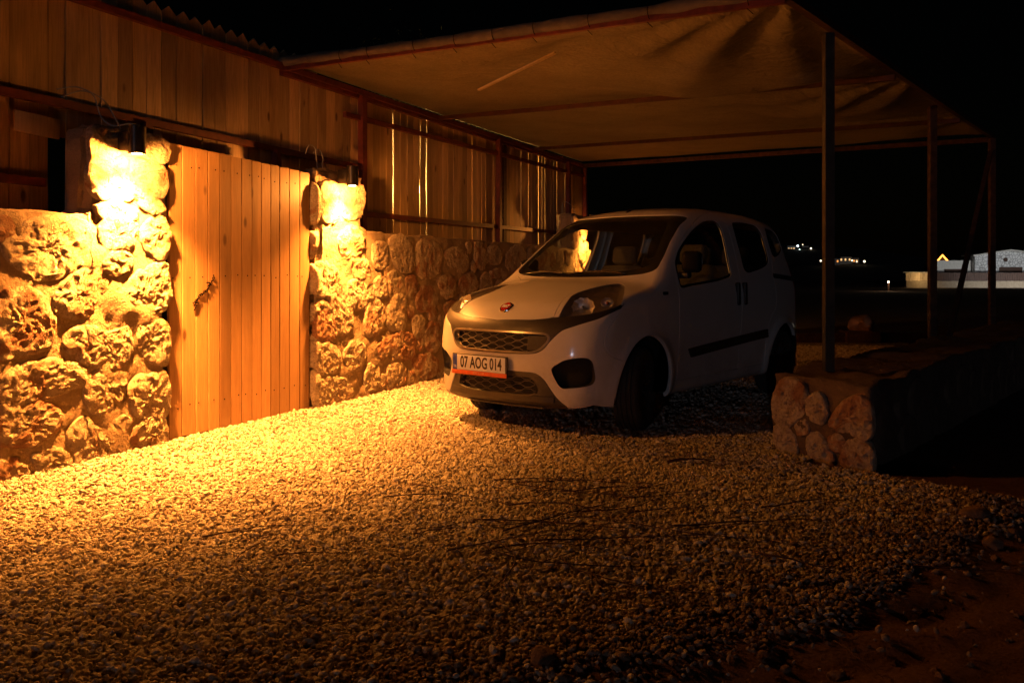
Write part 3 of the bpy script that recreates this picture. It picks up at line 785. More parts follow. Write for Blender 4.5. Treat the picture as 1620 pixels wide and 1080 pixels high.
    def disc(r0, r1, z, n=32):
        Vv = [(0, 0, z)]; Ff = []
        for rr, zz in ((r0, z), (r1, z*0.2), (r1, -0.01)):
            Vv += [(rr*math.cos(2*math.pi*i/n), rr*math.sin(2*math.pi*i/n), zz) for i in range(n)]
        for i in range(n):
            j = (i+1) % n; Ff += [(0, 1+i, 1+j), (1+i, 1+n+i, 1+n+j, 1+j), (1+n+i, 1+2*n+i, 1+2*n+j, 1+n+j)]
        return Vv, Ff
    v_, f_ = disc(.050, .055, .010); mobj('badge_ring', v_, f_, M['chrome'], bd, False)
    v_, f_ = disc(.042, .045, .0125); mobj('badge_face', v_, f_, M['badge'], bd, False)
    link('badge_letters', text_mesh('FIAT', .040, .80, M['plate'], 'badge_letters', .0012, .0022), bd, (0, 0, .0140))
    # wipers
    for (a, b) in (((.30, -.62)), ((-.42, .10))) if False else (((.40, .46), (-.30, .50)),):
        pass
    def ws_pt(y, z, off=0.012):
        xx = float(nose_at2(y, z)); p = np.array([xx, y, z]); n_ = body_grad(p[None])[0]; return p+n_*off
    for (ya, yb) in ((.50, -.05), (-.08, -.58)):
        p = [ws_pt(ya+(yb-ya)*t, 1.150+0.020*math.sin(math.pi*min(1, t*1.1))) for t in np.linspace(0, 1, 12)]
        v_, f_ = tube_vf([tuple(q) for q in p], .007, 6); cm('wiper', (v_, f_), 'blackg')
    v_, f_ = tube_vf([(1.83, 0.0, 1.695), (1.90, 0.0, 1.745)], [.022, .010], 8); cm('roof_aerial', (v_, f_), 'blackg')
    # cowl
    # interior: tub, roof liner, floor, dashboard, seats
    m = (C[:, 2] < 1.04) & (C[:, 0] > 1.0)
    link('door_trim', region_mesh('door_trim', V-N*0.045, F[m][:, ::-1], N, M['interior'], inset=0, rim=False), root)
    m = (C[:, 2] > 1.60) & (C[:, 0] > 1.75)
    link('roof_liner', region_mesh('roof_liner', V-N*0.030, F[m][:, ::-1], N, M['liner'], inset=0, rim=False), root)
    cm('underbody', box_vf(.35, 3.8, -.62, .62, .20, .27), 'black', None, False)
    cm('engine_bay', box_vf(.45, 1.05, -.42, .42, .27, .72), 'black', None, False)
    cm('firewall', box_vf(1.04, 1.08, -.74, .74, .25, 1.02), 'black', None, False)
    cm('cabin_floor', box_vf(1.08, 3.75, -.74, .74, .30, .34), 'interior', None, False)
    bev_box('dashboard', (.38, 1.44, .34), .08, M['interior'], root, (1.30, 0, .90), (0, .12, 0), 4)
    R_ = .185; stc = Vector((1.66, -.36, 1.06))
    pts = [stc+Vector((math.sin(.45)*R_*math.sin(a), R_*math.cos(a), math.cos(.45)*R_*math.sin(a))) for a in np.linspace(0, 2*math.pi, 28, endpoint=False)]
    v_, f_ = tube_vf(pts, .016, 8, close=True); sw = mobj('steering_wheel', v_, f_, M['interior'], root, True)
    v_, f_ = tube_vf([stc, stc+Vector((-.28, 0, -.13))], .035, 8); mobj('steering_column', v_, f_, M['interior'], root, True)
    for (sx, sy, w) in ((2.02, -.37, .50), (2.02, .37, .50), (2.86, 0, 1.25)):
        st = empty('seat', (sx, sy, 0)); st.parent = root
        bev_box('cushion', (.50, w, .18), .06, M['seat'], st, (0, 0, .62), (0, -.06, 0), 3)
        bev_box('backrest', (.16, w*.95, .62), .06, M['seat'], st, (.27, 0, .94), (0, .22, 0), 3)
        for hy in ((0,) if w < 1 else (-.38, 0, .38)):
            bev_box('headrest', (.11, .26, .18), .045, M['seat'], st, (.36, hy, 1.34), (0, .15, 0), 3)
    # wheel arch liners and wheels
    def lathe(prof, n=72):
        Vv = []; Ff = []
        for i in range(n):
            a = 2*math.pi*i/n
            for (r, y) in prof: Vv.append((r*math.cos(a), y, r*math.sin(a)))
        k_ = len(prof)
        for i in range(n):
            j = (i+1) % n
            for q in range(k_-1): Ff.append((i*k_+q, i*k_+q+1, j*k_+q+1, j*k_+q))
        return Vv, Ff
    tread = []
    for yy in np.linspace(-.082, .082, 34):
        g_ = any(abs(yy-c_) < .0045 for c_ in (-.052, -.018, .018, .052)); tread.append((WZ-(.0075 if g_ else 0)-.9*max(0, abs(yy)-.06)**1.3, yy))
    prof = [(.190, -.075), (.215, -.090), (.262, -.0965), (.290, -.092)]+tread+[(.290, .092), (.262, .0965), (.215, .090), (.190, .075)]
    tm_v, tm_f = lathe(prof)
    tme = mesh('tyre', tm_v, tm_f, M['tyre'], True); tme.set_sharp_from_angle(angle=math.radians(40))
    rv, rf = lathe([(.192, -.078), (.175, -.070), (.165, -.02), (.165, .06), (.192, .078)], 48)
    rme = mesh('rim', rv, rf, M['rim'], True)
    # wheel cover: dished disc with 14 slots
    cv_, cf_ = [], []; na = 84; rad = [(.0, .052), (.035, .055), (.05, .050), (.09, .046), (.125, .055), (.155, .066), (.188, .072), (.196, .066)]
    for i in range(na):
        a = 2*math.pi*i/na
        for (r, y) in rad: cv_.append((r*math.cos(a), -y+(.014 if (i % 6) in (2, 3) and .08 < r < .16 else 0), r*math.sin(a)))
    for i in range(na):
        j = (i+1) % na
        for q in range(len(rad)-1): cf_.append((i*8+q, i*8+q+1, j*8+q+1, j*8+q))
    cme = mesh('wheel_cover', cv_, cf_, M['rim'], True); cme.set_sharp_from_angle(angle=math.radians(35))
    for (wx, s, st_) in ((WF, 1, 1), (WF, -1, 1), (WR, 1, 0), (WR, -1, 0)):
        # local: -y is car's left.  s=1 left side
        w = empty('wheel', (wx, -s*.728, WZ-.004), (math.radians(17) if st_ else 0.0)); w.parent = root
        link('tyre', tme, w); link('rim', rme, w)
        cvr = link('wheel_cover', cme, w)
        if s < 0: cvr.rotation_euler = (0, 0, math.pi)
        yo = .80; lv = []; lf = []
        nn = 28
        for i in range(nn+1):
            a = math.pi*(-.06+1.12*i/nn)
            for yy in (.48, yo): lv.append((wx+.375*math.cos(a), s*yy, .30+.395*math.sin(a)))
        for i in range(nn): lf.append((2*i, 2*i+1, 2*i+3, 2*i+2))
        lf2 = [tuple(range(0, 2*nn+2, 2))]
        cm('arch_liner', (lv, lf+lf2), 'black', None, False)
    return root
def nose_at2(y, z):
    """windscreen x at (y,z)"""
    lo, hi = 0.8, 2.2
    for _ in range(30):
        m = .5*(lo+hi)
        if body_f(np.array([[m, y, z]]))[0] > 0: lo = m
        else: hi = m
    return .5*(lo+hi)
# ---------------------------------------------------------------- wall frame: s along the wall, d towards the yard, z up
WTH = math.radians(24.3); WU = (math.sin(WTH), math.cos(WTH)); WN = (math.cos(WTH), -math.sin(WTH)); WO = (-2.78, 4.5)
WROT = math.radians(90)-WTH        # local x = along the wall, local -y = towards the yard
def wp(s, d, z): return Vector((WO[0]+s*WU[0]+d*WN[0], WO[1]+s*WU[1]+d*WN[1], z))
def wl(s, d, z, s0=0.0): return (s-s0, -d, z)   # local coordinates of a thing whose Empty stands at wp(s0,0,0)

# ---------------------------------------------------------------- ground
def edge_d(x, y):
    """signed distance (m) past the ragged right-hand edge of the gravel (positive = bare dirt)"""
    # border runs through (0,2.3) (1.05,2.95) (2.4,4.1) (5,5.2)
    P = [(-3.0, 0.9), (-0.6, 2.05), (0.05, 2.36), (1.10, 2.92), (2.42, 4.12), (2.9, 4.6), (6.5, 8.6), (9.0, 11.4)]
    best = 1e9; sg = 1
    for a, b in zip(P[:-1], P[1:]):
        ex, ey = b[0]-a[0], b[1]-a[1]; t = max(0, min(1, ((x-a[0])*ex+(y-a[1])*ey)/(ex*ex+ey*ey)))
        dx, dy = x-a[0]-t*ex, y-a[1]-t*ey; d = math.hypot(dx, dy)
        if d < best: best = d; sg = 1 if ex*dy-ey*dx < 0 else -1
    return sg*best
def behind_low_wall(x, y):
    dx, dy = x-1.76, y-5.55; a = dx*.652+dy*.758; b = dx*.758-dy*.652
    return a > -.35 and b > .32-.0*a
def smooth01(t): t = max(0.0, min(1.0, t)); return t*t*(3-2*t)
def ground_z(x, y):
    e = edge_d(x, y)+0.12*mnoise.noise(Vector((x*2.5, y*2.5, 0)))
    z = -0.020-0.035*smooth01((e+0.15)/0.55)
    if y < 14 and abs(x) < 12:
        z += 0.010*mnoise.noise(Vector((x*1.7, y*1.7, 3)))*1.0
        if e > 0:
            z += 0.022*mnoise.noise(Vector((x*6, y*6, 7)))*smooth01(e/0.2)
            # tyre ruts in the dirt
            q = (x*0.42-y*0.90)
            z += -0.016*max(0, math.sin(q*30+1.5*mnoise.noise(Vector((x*2, y*2, 1)))))*smooth01(e/0.25)*smooth01((3.9-y)/1.2)
    # bank of stones heaped along the wall foot
    sw = (x-WO[0])*WU[0]+(y-WO[1])*WU[1]; dw = (x-WO[0])*WN[0]+(y-WO[1])*WN[1]
    if -3 < sw < 12 and -0.2 < dw < 1.2: z += 0.035*math.exp(-((dw-0.05)/0.25)**2)
    return z
def tensor_mesh(name, xs, ys, fz, mat, kind):
    V = [(x, y, fz(x, y)) for y in ys for x in xs]; n = len(xs)
    F = [(j*n+i, j*n+i+1, (j+1)*n+i+1, (j+1)*n+i) for j in range(len(ys)-1) for i in range(n-1)]
    o = mobj(name, V, F, mat, None, True); o['kind'] = kind; return o
gx = [-3000, -800, -200, -60, -20, -9, -6]+[round(-4.0+0.05*i, 3) for i in range(201)]+[7, 9, 14, 25, 60, 200, 800, 3000]
gy = [-300, -60, -15, -4, 0, 1.0]+[round(1.6+0.05*i, 3) for i in range(180)]+[11.2, 12.5, 15, 20, 30, 60, 140, 400, 1200, 4000]
tensor_mesh('ground', gx, gy, lambda x, y: ground_z(x, y)-(0.03 if not (1.2 < y < 14 and -5 < x < 8) else 0), M['dirt'], 'structure')
# a sheet of fine gravel under the loose stones
sx = [round(-3.4+0.06*i, 3) for i in range(170)]; sy = [round(1.2+0.06*i, 3) for i in range(240)]
def gravel_sheet():
    V = []; idx = {}; F = []
    for j, y in enumerate(sy):
        for i, x in enumerate(sx):
            e = edge_d(x, y)+0.10*mnoise.noise(Vector((x*4, y*4, 9)))
            if e < -0.06 and not behind_low_wall(x, y): idx[(i, j)] = len(V); V.append((x, y, ground_z(x, y)+0.008))
    for (i, j) in idx:
        q = [(i, j), (i+1, j), (i+1, j+1), (i, j+1)]
        if all(k in idx for k in q): F.append(tuple(idx[k] for k in q))
    o = mobj('gravel_bed', V, F, M['gbase'], None, True); o['kind'] = 'structure'
gravel_sheet()

# loose pebbles: points with rotation/scale, a few pebble meshes instanced on them
def pebble_mesh(seed, mt='pebble'):
    bm = bmesh.new(); bmesh.ops.create_icosphere(bm, subdivisions=2, radius=0.5)
    off = Vector((seed*3.1, seed*1.7, 0)); sq = (1.0, 0.72+0.12*math.sin(seed*2.1), 0.55+0.12*math.cos(seed*3.3))
    pl = [(Vector((math.sin(seed*5+i*2.1), math.cos(seed*3+i*1.7), math.sin(i*2.9+seed))).normalized(), 0.30+0.10*((seed*7+i*3) % 5)/5) for i in range(7)]
    for v in bm.verts:
        p = v.co.copy()
        for nn, d in pl:
            t = p.dot(nn)
            if t > d: p -= nn*(t-d)*0.8
        p *= 1+0.18*mnoise.noise(p*2.2+off)
        v.co = Vector((p.x*sq[0]*1.25, p.y*sq[1]*1.25, p.z*sq[2]*1.25))
    me = bpy.data.meshes.new('pebble'); bm.to_mesh(me); bm.free(); me.materials.append(M[mt])
    me.polygons.foreach_set('use_smooth', [True]*len(me.polygons)); me.set_sharp_from_angle(angle=math.radians(38)); return me
def make_gravel():
    R = np.random.default_rng(5)
    pts = []; rot = []; scl = []; ids = []
    step = 0.0150
    y = 1.75
    while y < 13.5:
        st = step if y < 6.3 else (step*1.25 if y < 8.5 else step*1.9)
        x = -3.3
        while x < 6.2:
            px, py = x+R.normal(0, st*0.33), y+R.normal(0, st*0.33); x += st
            # inside view wedge and yard only
            if abs(px)/max(py, .1) > 0.68: continue
            dw = (px-WO[0])*WN[0]+(py-WO[1])*WN[1]
            if dw < -0.10 or behind_low_wall(px, py): continue
            e = edge_d(px, py)+0.16*mnoise.noise(Vector((px*3, py*3, 9)))+0.05*mnoise.noise(Vector((px*14, py*14, 2)))
            if e > -0.15 and R.random() > (1-smooth01((e+0.15)/0.32))+0.16*math.exp(-max(e, 0)*7.0): continue
            pts.append((px, py, ground_z(px, py)+0.013+R.normal(0, 0.0045)+0.006*mnoise.noise(Vector((px*9, py*9, 5)))))
            rot.append((R.normal(0, .45), R.normal(0, .45), R.random()*6.28))
            s = 0.0165*math.exp(R.normal(0, 0.36))*(1.0 if st == step else (1.22 if y < 8.5 else 1.7))
            dn = mnoise.noise(Vector((px*1.3, py*1.3, 20)))*1.2+mnoise.noise(Vector((px*6, py*6, 21)))*.5
            pd = .05+.75*smooth01((e+.75)/.8)+.30*smooth01((dn-.15)/.5)*smooth01((e+2.6)/1.6)
            ids.append(int(R.integers(0, 7)) if R.random() > pd else int(7+R.integers(0, 3)))
            scl.append(min(s, 0.042 if st == step else .06))
        y += st
    n = len(pts)
    me = bpy.data.meshes.new('gravel'); me.vertices.add(n); me.vertices.foreach_set('co', np.array(pts, np.float32).ravel())
    a = me.attributes.new('rot', 'FLOAT_VECTOR', 'POINT'); a.data.foreach_set('vector', np.array(rot, np.float32).ravel())
    a = me.attributes.new('scl', 'FLOAT', 'POINT'); a.data.foreach_set('value', np.array(scl, np.float32))
    a = me.attributes.new('ids', 'INT', 'POINT'); a.data.foreach_set('value', np.array(ids, np.int32))
    o = link('gravel', me); o['kind'] = 'stuff'
    o['label'] = 'loose pale crushed gravel covering the yard in front of the wall'
    ng = bpy.data.node_groups.new('scatter_pebbles', 'GeometryNodeTree')
    ng.interface.new_socket('Geometry', in_out='INPUT', socket_type='NodeSocketGeometry')
    ng.interface.new_socket('Geometry', in_out='OUTPUT', socket_type='NodeSocketGeometry')
    N = ng.nodes; gi = N.new('NodeGroupInput'); go = N.new('NodeGroupOutput')
    jn = N.new('GeometryNodeGeometryToInstance')
    iop = N.new('GeometryNodeInstanceOnPoints')
    # pebble library built inside the mesh data of hidden, unlinked collection
    pc = bpy.data.collections.new('pebble_shapes')
    for k in range(10):
        po = bpy.data.objects.new('pebble_shape_%02d' % k, pebble_mesh(k, 'pebble' if k < 7 else 'dusty')); pc.objects.link(po)
    ci = N.new('GeometryNodeCollectionInfo'); ci.inputs[0].default_value = pc; ci.inputs['Separate Children'].default_value = True; ci.inputs['Reset Children'].default_value = True
    ra = N.new('GeometryNodeInputNamedAttribute'); ra.data_type = 'FLOAT_VECTOR'; ra.inputs[0].default_value = 'rot'
    sa = N.new('GeometryNodeInputNamedAttribute'); sa.data_type = 'FLOAT'; sa.inputs[0].default_value = 'scl'
    ia = N.new('GeometryNodeInputNamedAttribute'); ia.data_type = 'INT'; ia.inputs[0].default_value = 'ids'
    e2r = N.new('FunctionNodeEulerToRotation')
    L = ng.links
    L.new(ia.outputs['Attribute'], iop.inputs['Instance Index'])
    L.new(gi.outputs[0], iop.inputs['Points']); L.new(ci.outputs[0], iop.inputs['Instance']); iop.inputs['Pick Instance'].default_value = True
    L.new(ra.outputs['Attribute'], e2r.inputs[0]); L.new(e2r.outputs[0], iop.inputs['Rotation'])
    cx = N.new('ShaderNodeCombineXYZ'); L.new(sa.outputs['Attribute'], cx.inputs[0]); L.new(sa.outputs['Attribute'], cx.inputs[1]); L.new(sa.outputs['Attribute'], cx.inputs[2])
    L.new(cx.outputs[0], iop.inputs['Scale']); N.remove(jn)
    L.new(iop.outputs[0], go.inputs[0])
    md = o.modifiers.new('scatter', 'NODES'); md.node_group = ng
    print('pebbles', n)
make_gravel()

# ---------------------------------------------------------------- rubble stones and mortar bodies
def rough_box(name, s0, s1, d0, d1, z0, z1, cell, amp, mat, parent, sref=0.0, faces='fltrb', freq=3.6, seed=0.0, smooth=True, kr=0.035, kt=0.010, kl=True, krt=True):
    """subdivided box in wall coordinates, displaced by 3D noise so that edges stay closed"""
    V = []; F = []; idx = {}
    def nseg(a): return max(1, int(round(a/cell)))
    ns, nd, nz = nseg(s1-s0), nseg(d1-d0), nseg(z1-z0)
    def vid(i, j, k):
        if (i, j, k) not in idx:
            s = s0+(s1-s0)*i/ns; d = d0+(d1-d0)*j/nd; z = z0+(z1-z0)*k/nz; p = Vector((s, d, z+seed))
            o = Vector((mnoise.noise(p*freq), mnoise.noise(p*freq+Vector((9, 0, 0))), mnoise.noise(p*freq+Vector((0, 9, 0)))))*amp
            o += Vector((mnoise.noise(p*freq*4), mnoise.noise(p*freq*4+Vector((5, 0, 0))), mnoise.noise(p*freq*4+Vector((0, 5, 0)))))*amp*0.55
            # knock the corners off
            ex = [(i if kl or z > 1.55 else 99)*(s1-s0)/ns if i < ns/2 else ((ns-i) if krt or z > 1.58 else 99)*(s1-s0)/ns, min(j, nd-j)*(d1-d0)/nd, min(k, nz-k)*(z1-z0)/nz if k > nz/2 else 1]
            c = sorted(ex)[:2]; r = kr
            if c[0] < r and c[1] < r:
                t = kt*(1-0.5*(c[0]+c[1])/r)
                if ex[0] < r: s += t if i < ns/2 else -t
                if ex[1] < r: d += t if j < nd/2 else -t
                if ex[2] < r: z -= t
            idx[(i, j, k)] = len(V); V.append(wl(s+o.x, d+o.y, z+o.z*(1 if k else 0), sref))
        return idx[(i, j, k)]
    if 'f' in faces:
        for i in range(ns):
            for k in range(nz): F.append((vid(i, nd, k), vid(i+1, nd, k), vid(i+1, nd, k+1), vid(i, nd, k+1)))
    if 'b' in faces:
        for i in range(ns):
            for k in range(nz): F.append((vid(i, 0, k), vid(i, 0, k+1), vid(i+1, 0, k+1), vid(i+1, 0, k)))
    if 't' in faces:
        for i in range(ns):
            for j in range(nd): F.append((vid(i, j, nz), vid(i, j+1, nz), vid(i+1, j+1, nz), vid(i+1, j, nz))[::-1])
    if 'l' in faces:
        for j in range(nd):
            for k in range(nz): F.append((vid(0, j, k), vid(0, j+1, k), vid(0, j+1, k+1), vid(0, j, k+1)))
    if 'r' in faces:
        for j in range(nd):
            for k in range(nz): F.append((vid(ns, j, k), vid(ns, j, k+1), vid(ns, j+1, k+1), vid(ns, j+1, k)))
    o = mobj(name, V, F, mat, parent, smooth); o.data.set_sharp_from_angle(angle=math.radians(32)); return o
def stone_vf(poly, bulge, frame, seed, sink=0.03, nseg=None, rings=None, rough=1.0, grow=0.016):
    """poly: 2D outline; frame(u,v,h)->3D local; craggy, nearly flat-faced stone with broken edges"""
    sp = smooth_poly(poly, 8); P = np.array(sp); cen = P.mean(0)
    L = np.concatenate([[0], np.cumsum(np.linalg.norm(np.diff(np.vstack([P, P[:1]]), axis=0), axis=1))])
    per = L[-1]
    if nseg is None: nseg = int(max(26, min(96, per/0.015)))
    if rings is None:
        nr_ = int(max(5, min(16, per/0.085))); rings = [1.0, .985, .955]+[0.92*(1-(i/nr_))**1.0+.03 for i in range(nr_)]
    Q = np.vstack([P, P[:1]]); t = np.linspace(0, L[-1], nseg, endpoint=False)
    O = np.stack([np.interp(t, L, Q[:, 0]), np.interp(t, L, Q[:, 1])], 1)
    d = O-cen; O = O+d/(np.linalg.norm(d, axis=1, keepdims=True)+1e-9)*grow
    size = math.sqrt((O.max(0)-O.min(0)).prod()); V = []; F = []
    so = Vector((seed*1.37, seed*2.11, seed*0.77)); tilt = (mnoise.noise(so)*0.06, mnoise.noise(so+Vector((4, 0, 0)))*0.08)
    k = min(1.0, size/0.2)*rough
    def pt(uv, r):
        p3 = Vector((uv[0], uv[1], seed*1.9))
        e = 1.0 if r > .9 else .5
        jx = 0.010*e*mnoise.noise(p3*26)+0.014*e*mnoise.noise(p3*11); jy = 0.010*e*mnoise.noise(p3*26+Vector((7, 7, 7)))+0.014*e*mnoise.noise(p3*11+Vector((3, 3, 3)))
        h = bulge*(1-r**8)**0.6+(uv[0]-cen[0])*tilt[0]*(1-r*r)+(uv[1]-cen[1])*tilt[1]*(1-r*r)
        r1 = 1-abs(mnoise.noise(p3*8+so))*2; r2 = 1-abs(mnoise.noise(p3*19+so))*2; r3 = 1-abs(mnoise.noise(p3*43+so))*2
        h += (0.0055*r1+0.0055*r2+0.0045*r3+0.0030*mnoise.noise(p3*70)-.004)*k*(1.0 if r < .97 else .4)
        return frame(uv[0]+jx, uv[1]+jy, h)
    for o in O: V.append(frame(o[0], o[1], -sink))
    for r in rings:
        for o in O: V.append(pt(cen+(o-cen)*r, r))
    V.append(pt(cen, 0.0)); nr = len(rings)+1
    for q in range(nr-1):
        for i in range(nseg):
            j = (i+1) % nseg; F.append((q*nseg+i, q*nseg+j, (q+1)*nseg+j, (q+1)*nseg+i))
    c = len(V)-1
    for i in range(nseg): F.append(((nr-1)*nseg+i, (nr-1)*nseg+(i+1) % nseg, c))
    return V, F
def add_stone(poly, bulge, frame, seed, parent, mat='stone', **kw):
    a = sum(poly[i-1][0]*poly[i][1]-poly[i][0]*poly[i-1][1] for i in range(len(poly)))
    if a < 0: poly = poly[::-1]
    V, F = stone_vf(poly, bulge, frame, seed, **kw)
    me = mesh('stone', V, F, M[mat], True); me.set_sharp_from_angle(angle=math.radians(26))
    return link('stone', me, parent)
def poly_area_overlap(c, polys, rad):
    for p in polys:
        A = np.array(p); 
        if seg_sdf(np.array([c]), A)[0] < rad: return True
    return False
def fill_stones(x0, x1, z0, z1, taken, seed, rmin=.07, rmax=.19, tries=2600, gap=0.022):
    R = random.Random(seed); out = []; cs = []
    for t in range(tries):
        r = rmax-(rmax-rmin)*min(1, t/(tries*0.7)); x = R.uniform(x0+r*0.8, x1-r*0.8); z = R.uniform(z0+r*0.7, z1-r*0.7)
        if any(math.hypot(x-a, z-b) < r+q+gap for a, b, q in cs): continue
        if taken and poly_area_overlap((x, z), taken, r+gap*0.6): continue
        cs.append((x, z, r))
    for (x, z, r) in cs:
        n = R.randint(6, 9); a0 = R.random()*6; p = []
        for i in range(n):
            a = a0+2*math.pi*i/n+R.uniform(-.2, .2); q = r*R.uniform(.86, 1.12)
            p.append((x+q*math.cos(a)*1.05, min(z1, max(z0, z+q*math.sin(a)*0.98))))
        out.append(p)
    return out
STONES_LEFT = [[[0.01,1.31],[0.19,1.46],[0.53,1.46],[0.56,1.33],[0.49,1.21],[0.22,1.12],[0.06,1.23]],[[0.63,1.45],[0.75,1.53],[0.9,1.46],[0.86,1.34],[0.69,1.3],[0.62,1.36]],[[0.92,1.41],[1.04,1.53],[1.14,1.51],[1.14,1.28],[1.04,1.27],[0.95,1.34]],[[0.63,1.23],[0.75,1.3],[0.86,1.26],[0.81,1.17],[0.69,1.16]],[[0.77,1.02],[0.9,1.16],[1.13,1.23],[1.14,0.93],[0.99,0.9],[0.84,0.93]],[[0.31,0.99],[0.42,1.14],[0.59,1.21],[0.61,1.02],[0.55,0.92],[0.38,0.91]],[[-0.02,1.03],[0.07,1.09],[0.24,1.04],[0.32,0.88],[0.29,0.75],[0.12,0.7],[-0.02,0.69]],[[0.38,0.76],[0.49,0.85],[0.69,0.79],[0.81,0.82],[0.86,0.69],[0.77,0.57],[0.49,0.64]],[[0.92,0.8],[1.04,0.85],[1.14,0.82],[1.14,0.56],[1.01,0.58],[0.93,0.67]],[[0.0,0.58],[0.07,0.63],[0.33,0.66],[0.53,0.57],[0.49,0.49],[0.29,0.45],[0.15,0.43],[0.01,0.41]],[[0.51,0.5],[0.61,0.57],[0.81,0.48],[0.81,0.43],[0.71,0.3],[0.55,0.33]],[[0.85,0.46],[1.13,0.48],[1.14,0.22],[0.9,0.24],[0.86,0.33]],[[-0.01,0.4],[0.07,0.43],[0.27,0.41],[0.38,0.32],[0.33,0.25],[0.22,0.2],[0.06,0.21],[-0.01,0.24]],[[0.41,0.2],[0.49,0.29],[0.61,0.22],[0.75,0.1],[0.75,0.03],[0.49,0.02],[0.43,0.11]],[[0.71,0.23],[0.79,0.26],[0.85,0.22],[0.77,0.17]],[[0.18,0.13],[0.27,0.15],[0.4,0.1],[0.42,0.03],[0.31,0.01],[0.22,0.04]],[[-0.02,0.14],[0.09,0.13],[0.17,0.04],[0.15,-0.01],[-0.02,0.0]],[[0.87,0.17],[1.13,0.18],[1.13,0.03],[0.95,0.05],[0.86,0.08]],[[-0.02,1.43],[0.04,1.47],[0.07,1.39],[0.0,1.32]]]
STONES_RIGHT = [[[3.04,1.46],[3.24,1.59],[3.42,1.52],[3.4,1.38],[3.16,1.3]],[[2.78,1.25],[3.04,1.18],[3.08,1.02],[2.89,0.97],[2.71,1.0],[2.71,1.14]],[[3.2,1.07],[3.49,1.09],[3.62,0.96],[3.45,0.87],[3.24,0.85]],[[2.93,0.97],[3.14,1.0],[3.26,0.83],[3.24,0.66],[3.08,0.63],[2.97,0.79]],[[2.73,0.88],[2.85,0.92],[3.04,0.7],[3.0,0.61],[2.75,0.61],[2.71,0.76]],[[3.32,0.78],[3.58,0.93],[3.79,0.83],[3.75,0.66],[3.58,0.58],[3.36,0.64]],[[2.73,0.56],[2.82,0.58],[3.08,0.46],[3.04,0.33],[2.82,0.3],[2.71,0.38]],[[3.12,0.46],[3.32,0.56],[3.45,0.48],[3.4,0.31],[3.2,0.31]],[[3.6,0.47],[3.8,0.53],[3.92,0.55],[3.85,0.4],[3.71,0.35]],[[3.87,0.52],[4.09,0.59],[4.37,0.49],[4.34,0.34],[4.04,0.32],[3.89,0.39]],[[2.69,0.23],[2.82,0.27],[3.24,0.19],[3.26,0.07],[2.89,0.0],[2.71,0.05]],[[3.34,0.25],[3.53,0.31],[3.69,0.26],[3.66,0.09],[3.45,0.07],[3.33,0.15]],[[3.82,0.25],[4.09,0.27],[4.19,0.16],[4.09,0.05],[3.85,0.08]],[[4.29,0.31],[4.55,0.32],[4.83,0.23],[4.78,0.09],[4.45,0.1]],[[3.87,1.49],[4.14,1.53],[4.29,1.43],[4.29,1.21],[4.09,1.19],[3.89,1.34]],[[4.39,1.46],[4.61,1.51],[4.89,1.45],[4.89,1.22],[4.55,1.11],[4.39,1.19]],[[3.58,1.43],[3.8,1.44],[3.82,1.26],[3.62,1.23]],[[4.98,1.39],[5.26,1.46],[5.51,1.37],[5.51,1.22],[5.19,1.19],[5.01,1.28]],[[5.68,1.5],[5.92,1.51],[5.96,1.23],[5.75,1.26]],[[6.07,1.47],[6.29,1.5],[6.45,1.39],[6.37,1.29],[6.11,1.32]],[[6.57,1.4],[7.03,1.54],[7.2,1.41],[6.86,1.2],[6.57,1.23]],[[4.83,1.1],[5.07,1.14],[5.22,1.04],[5.13,0.91],[4.89,0.93]],[[5.32,1.1],[5.65,1.16],[5.8,1.04],[5.65,0.95],[5.35,0.98]],[[4.34,0.89],[4.5,1.04],[4.78,0.96],[4.83,0.85],[4.55,0.78],[4.37,0.81]],[[3.87,0.88],[4.04,0.98],[4.16,0.9],[4.14,0.64],[3.94,0.61],[3.82,0.7]],[[4.16,1.11],[4.34,1.13],[4.37,0.97],[4.21,0.92]],[[3.85,1.16],[3.99,1.17],[3.99,1.01],[3.87,0.98]],[[4.31,0.71],[4.53,0.7],[4.5,0.53],[4.37,0.51]],[[4.53,0.56],[4.78,0.66],[4.89,0.48],[4.78,0.33],[4.58,0.39]],[[4.95,0.82],[5.26,0.85],[5.26,0.72],[5.01,0.7]],[[3.6,1.09],[3.8,1.11],[3.82,0.96],[3.66,0.94]],[[6.11,1.19],[6.45,1.21],[6.37,1.13],[6.14,1.13]],[[3.28,1.25],[3.49,1.28],[3.53,1.14],[3.32,1.11]]]
STONES_PIER_A = [[[0.47,2.0],[0.59,2.08],[0.78,2.1],[0.78,1.94],[0.52,1.84],[0.46,1.89]],[[0.93,2.06],[1.16,2.07],[1.14,1.91],[0.94,1.93]],[[0.54,1.82],[0.76,1.87],[0.97,1.89],[1.13,1.86],[1.12,1.69],[0.9,1.64],[0.64,1.62],[0.54,1.68]],[[0.92,1.64],[1.07,1.65],[1.13,1.59],[1.01,1.55],[0.94,1.58]],[[0.61,1.57],[0.76,1.6],[0.9,1.56],[0.86,1.48],[0.69,1.47]]]
STONES_PIER_B = [[[2.8,1.9],[3.0,1.94],[3.08,1.74],[3.0,1.62],[2.82,1.63]],[[3.1,1.9],[3.42,1.96],[3.42,1.74],[3.14,1.65]]]
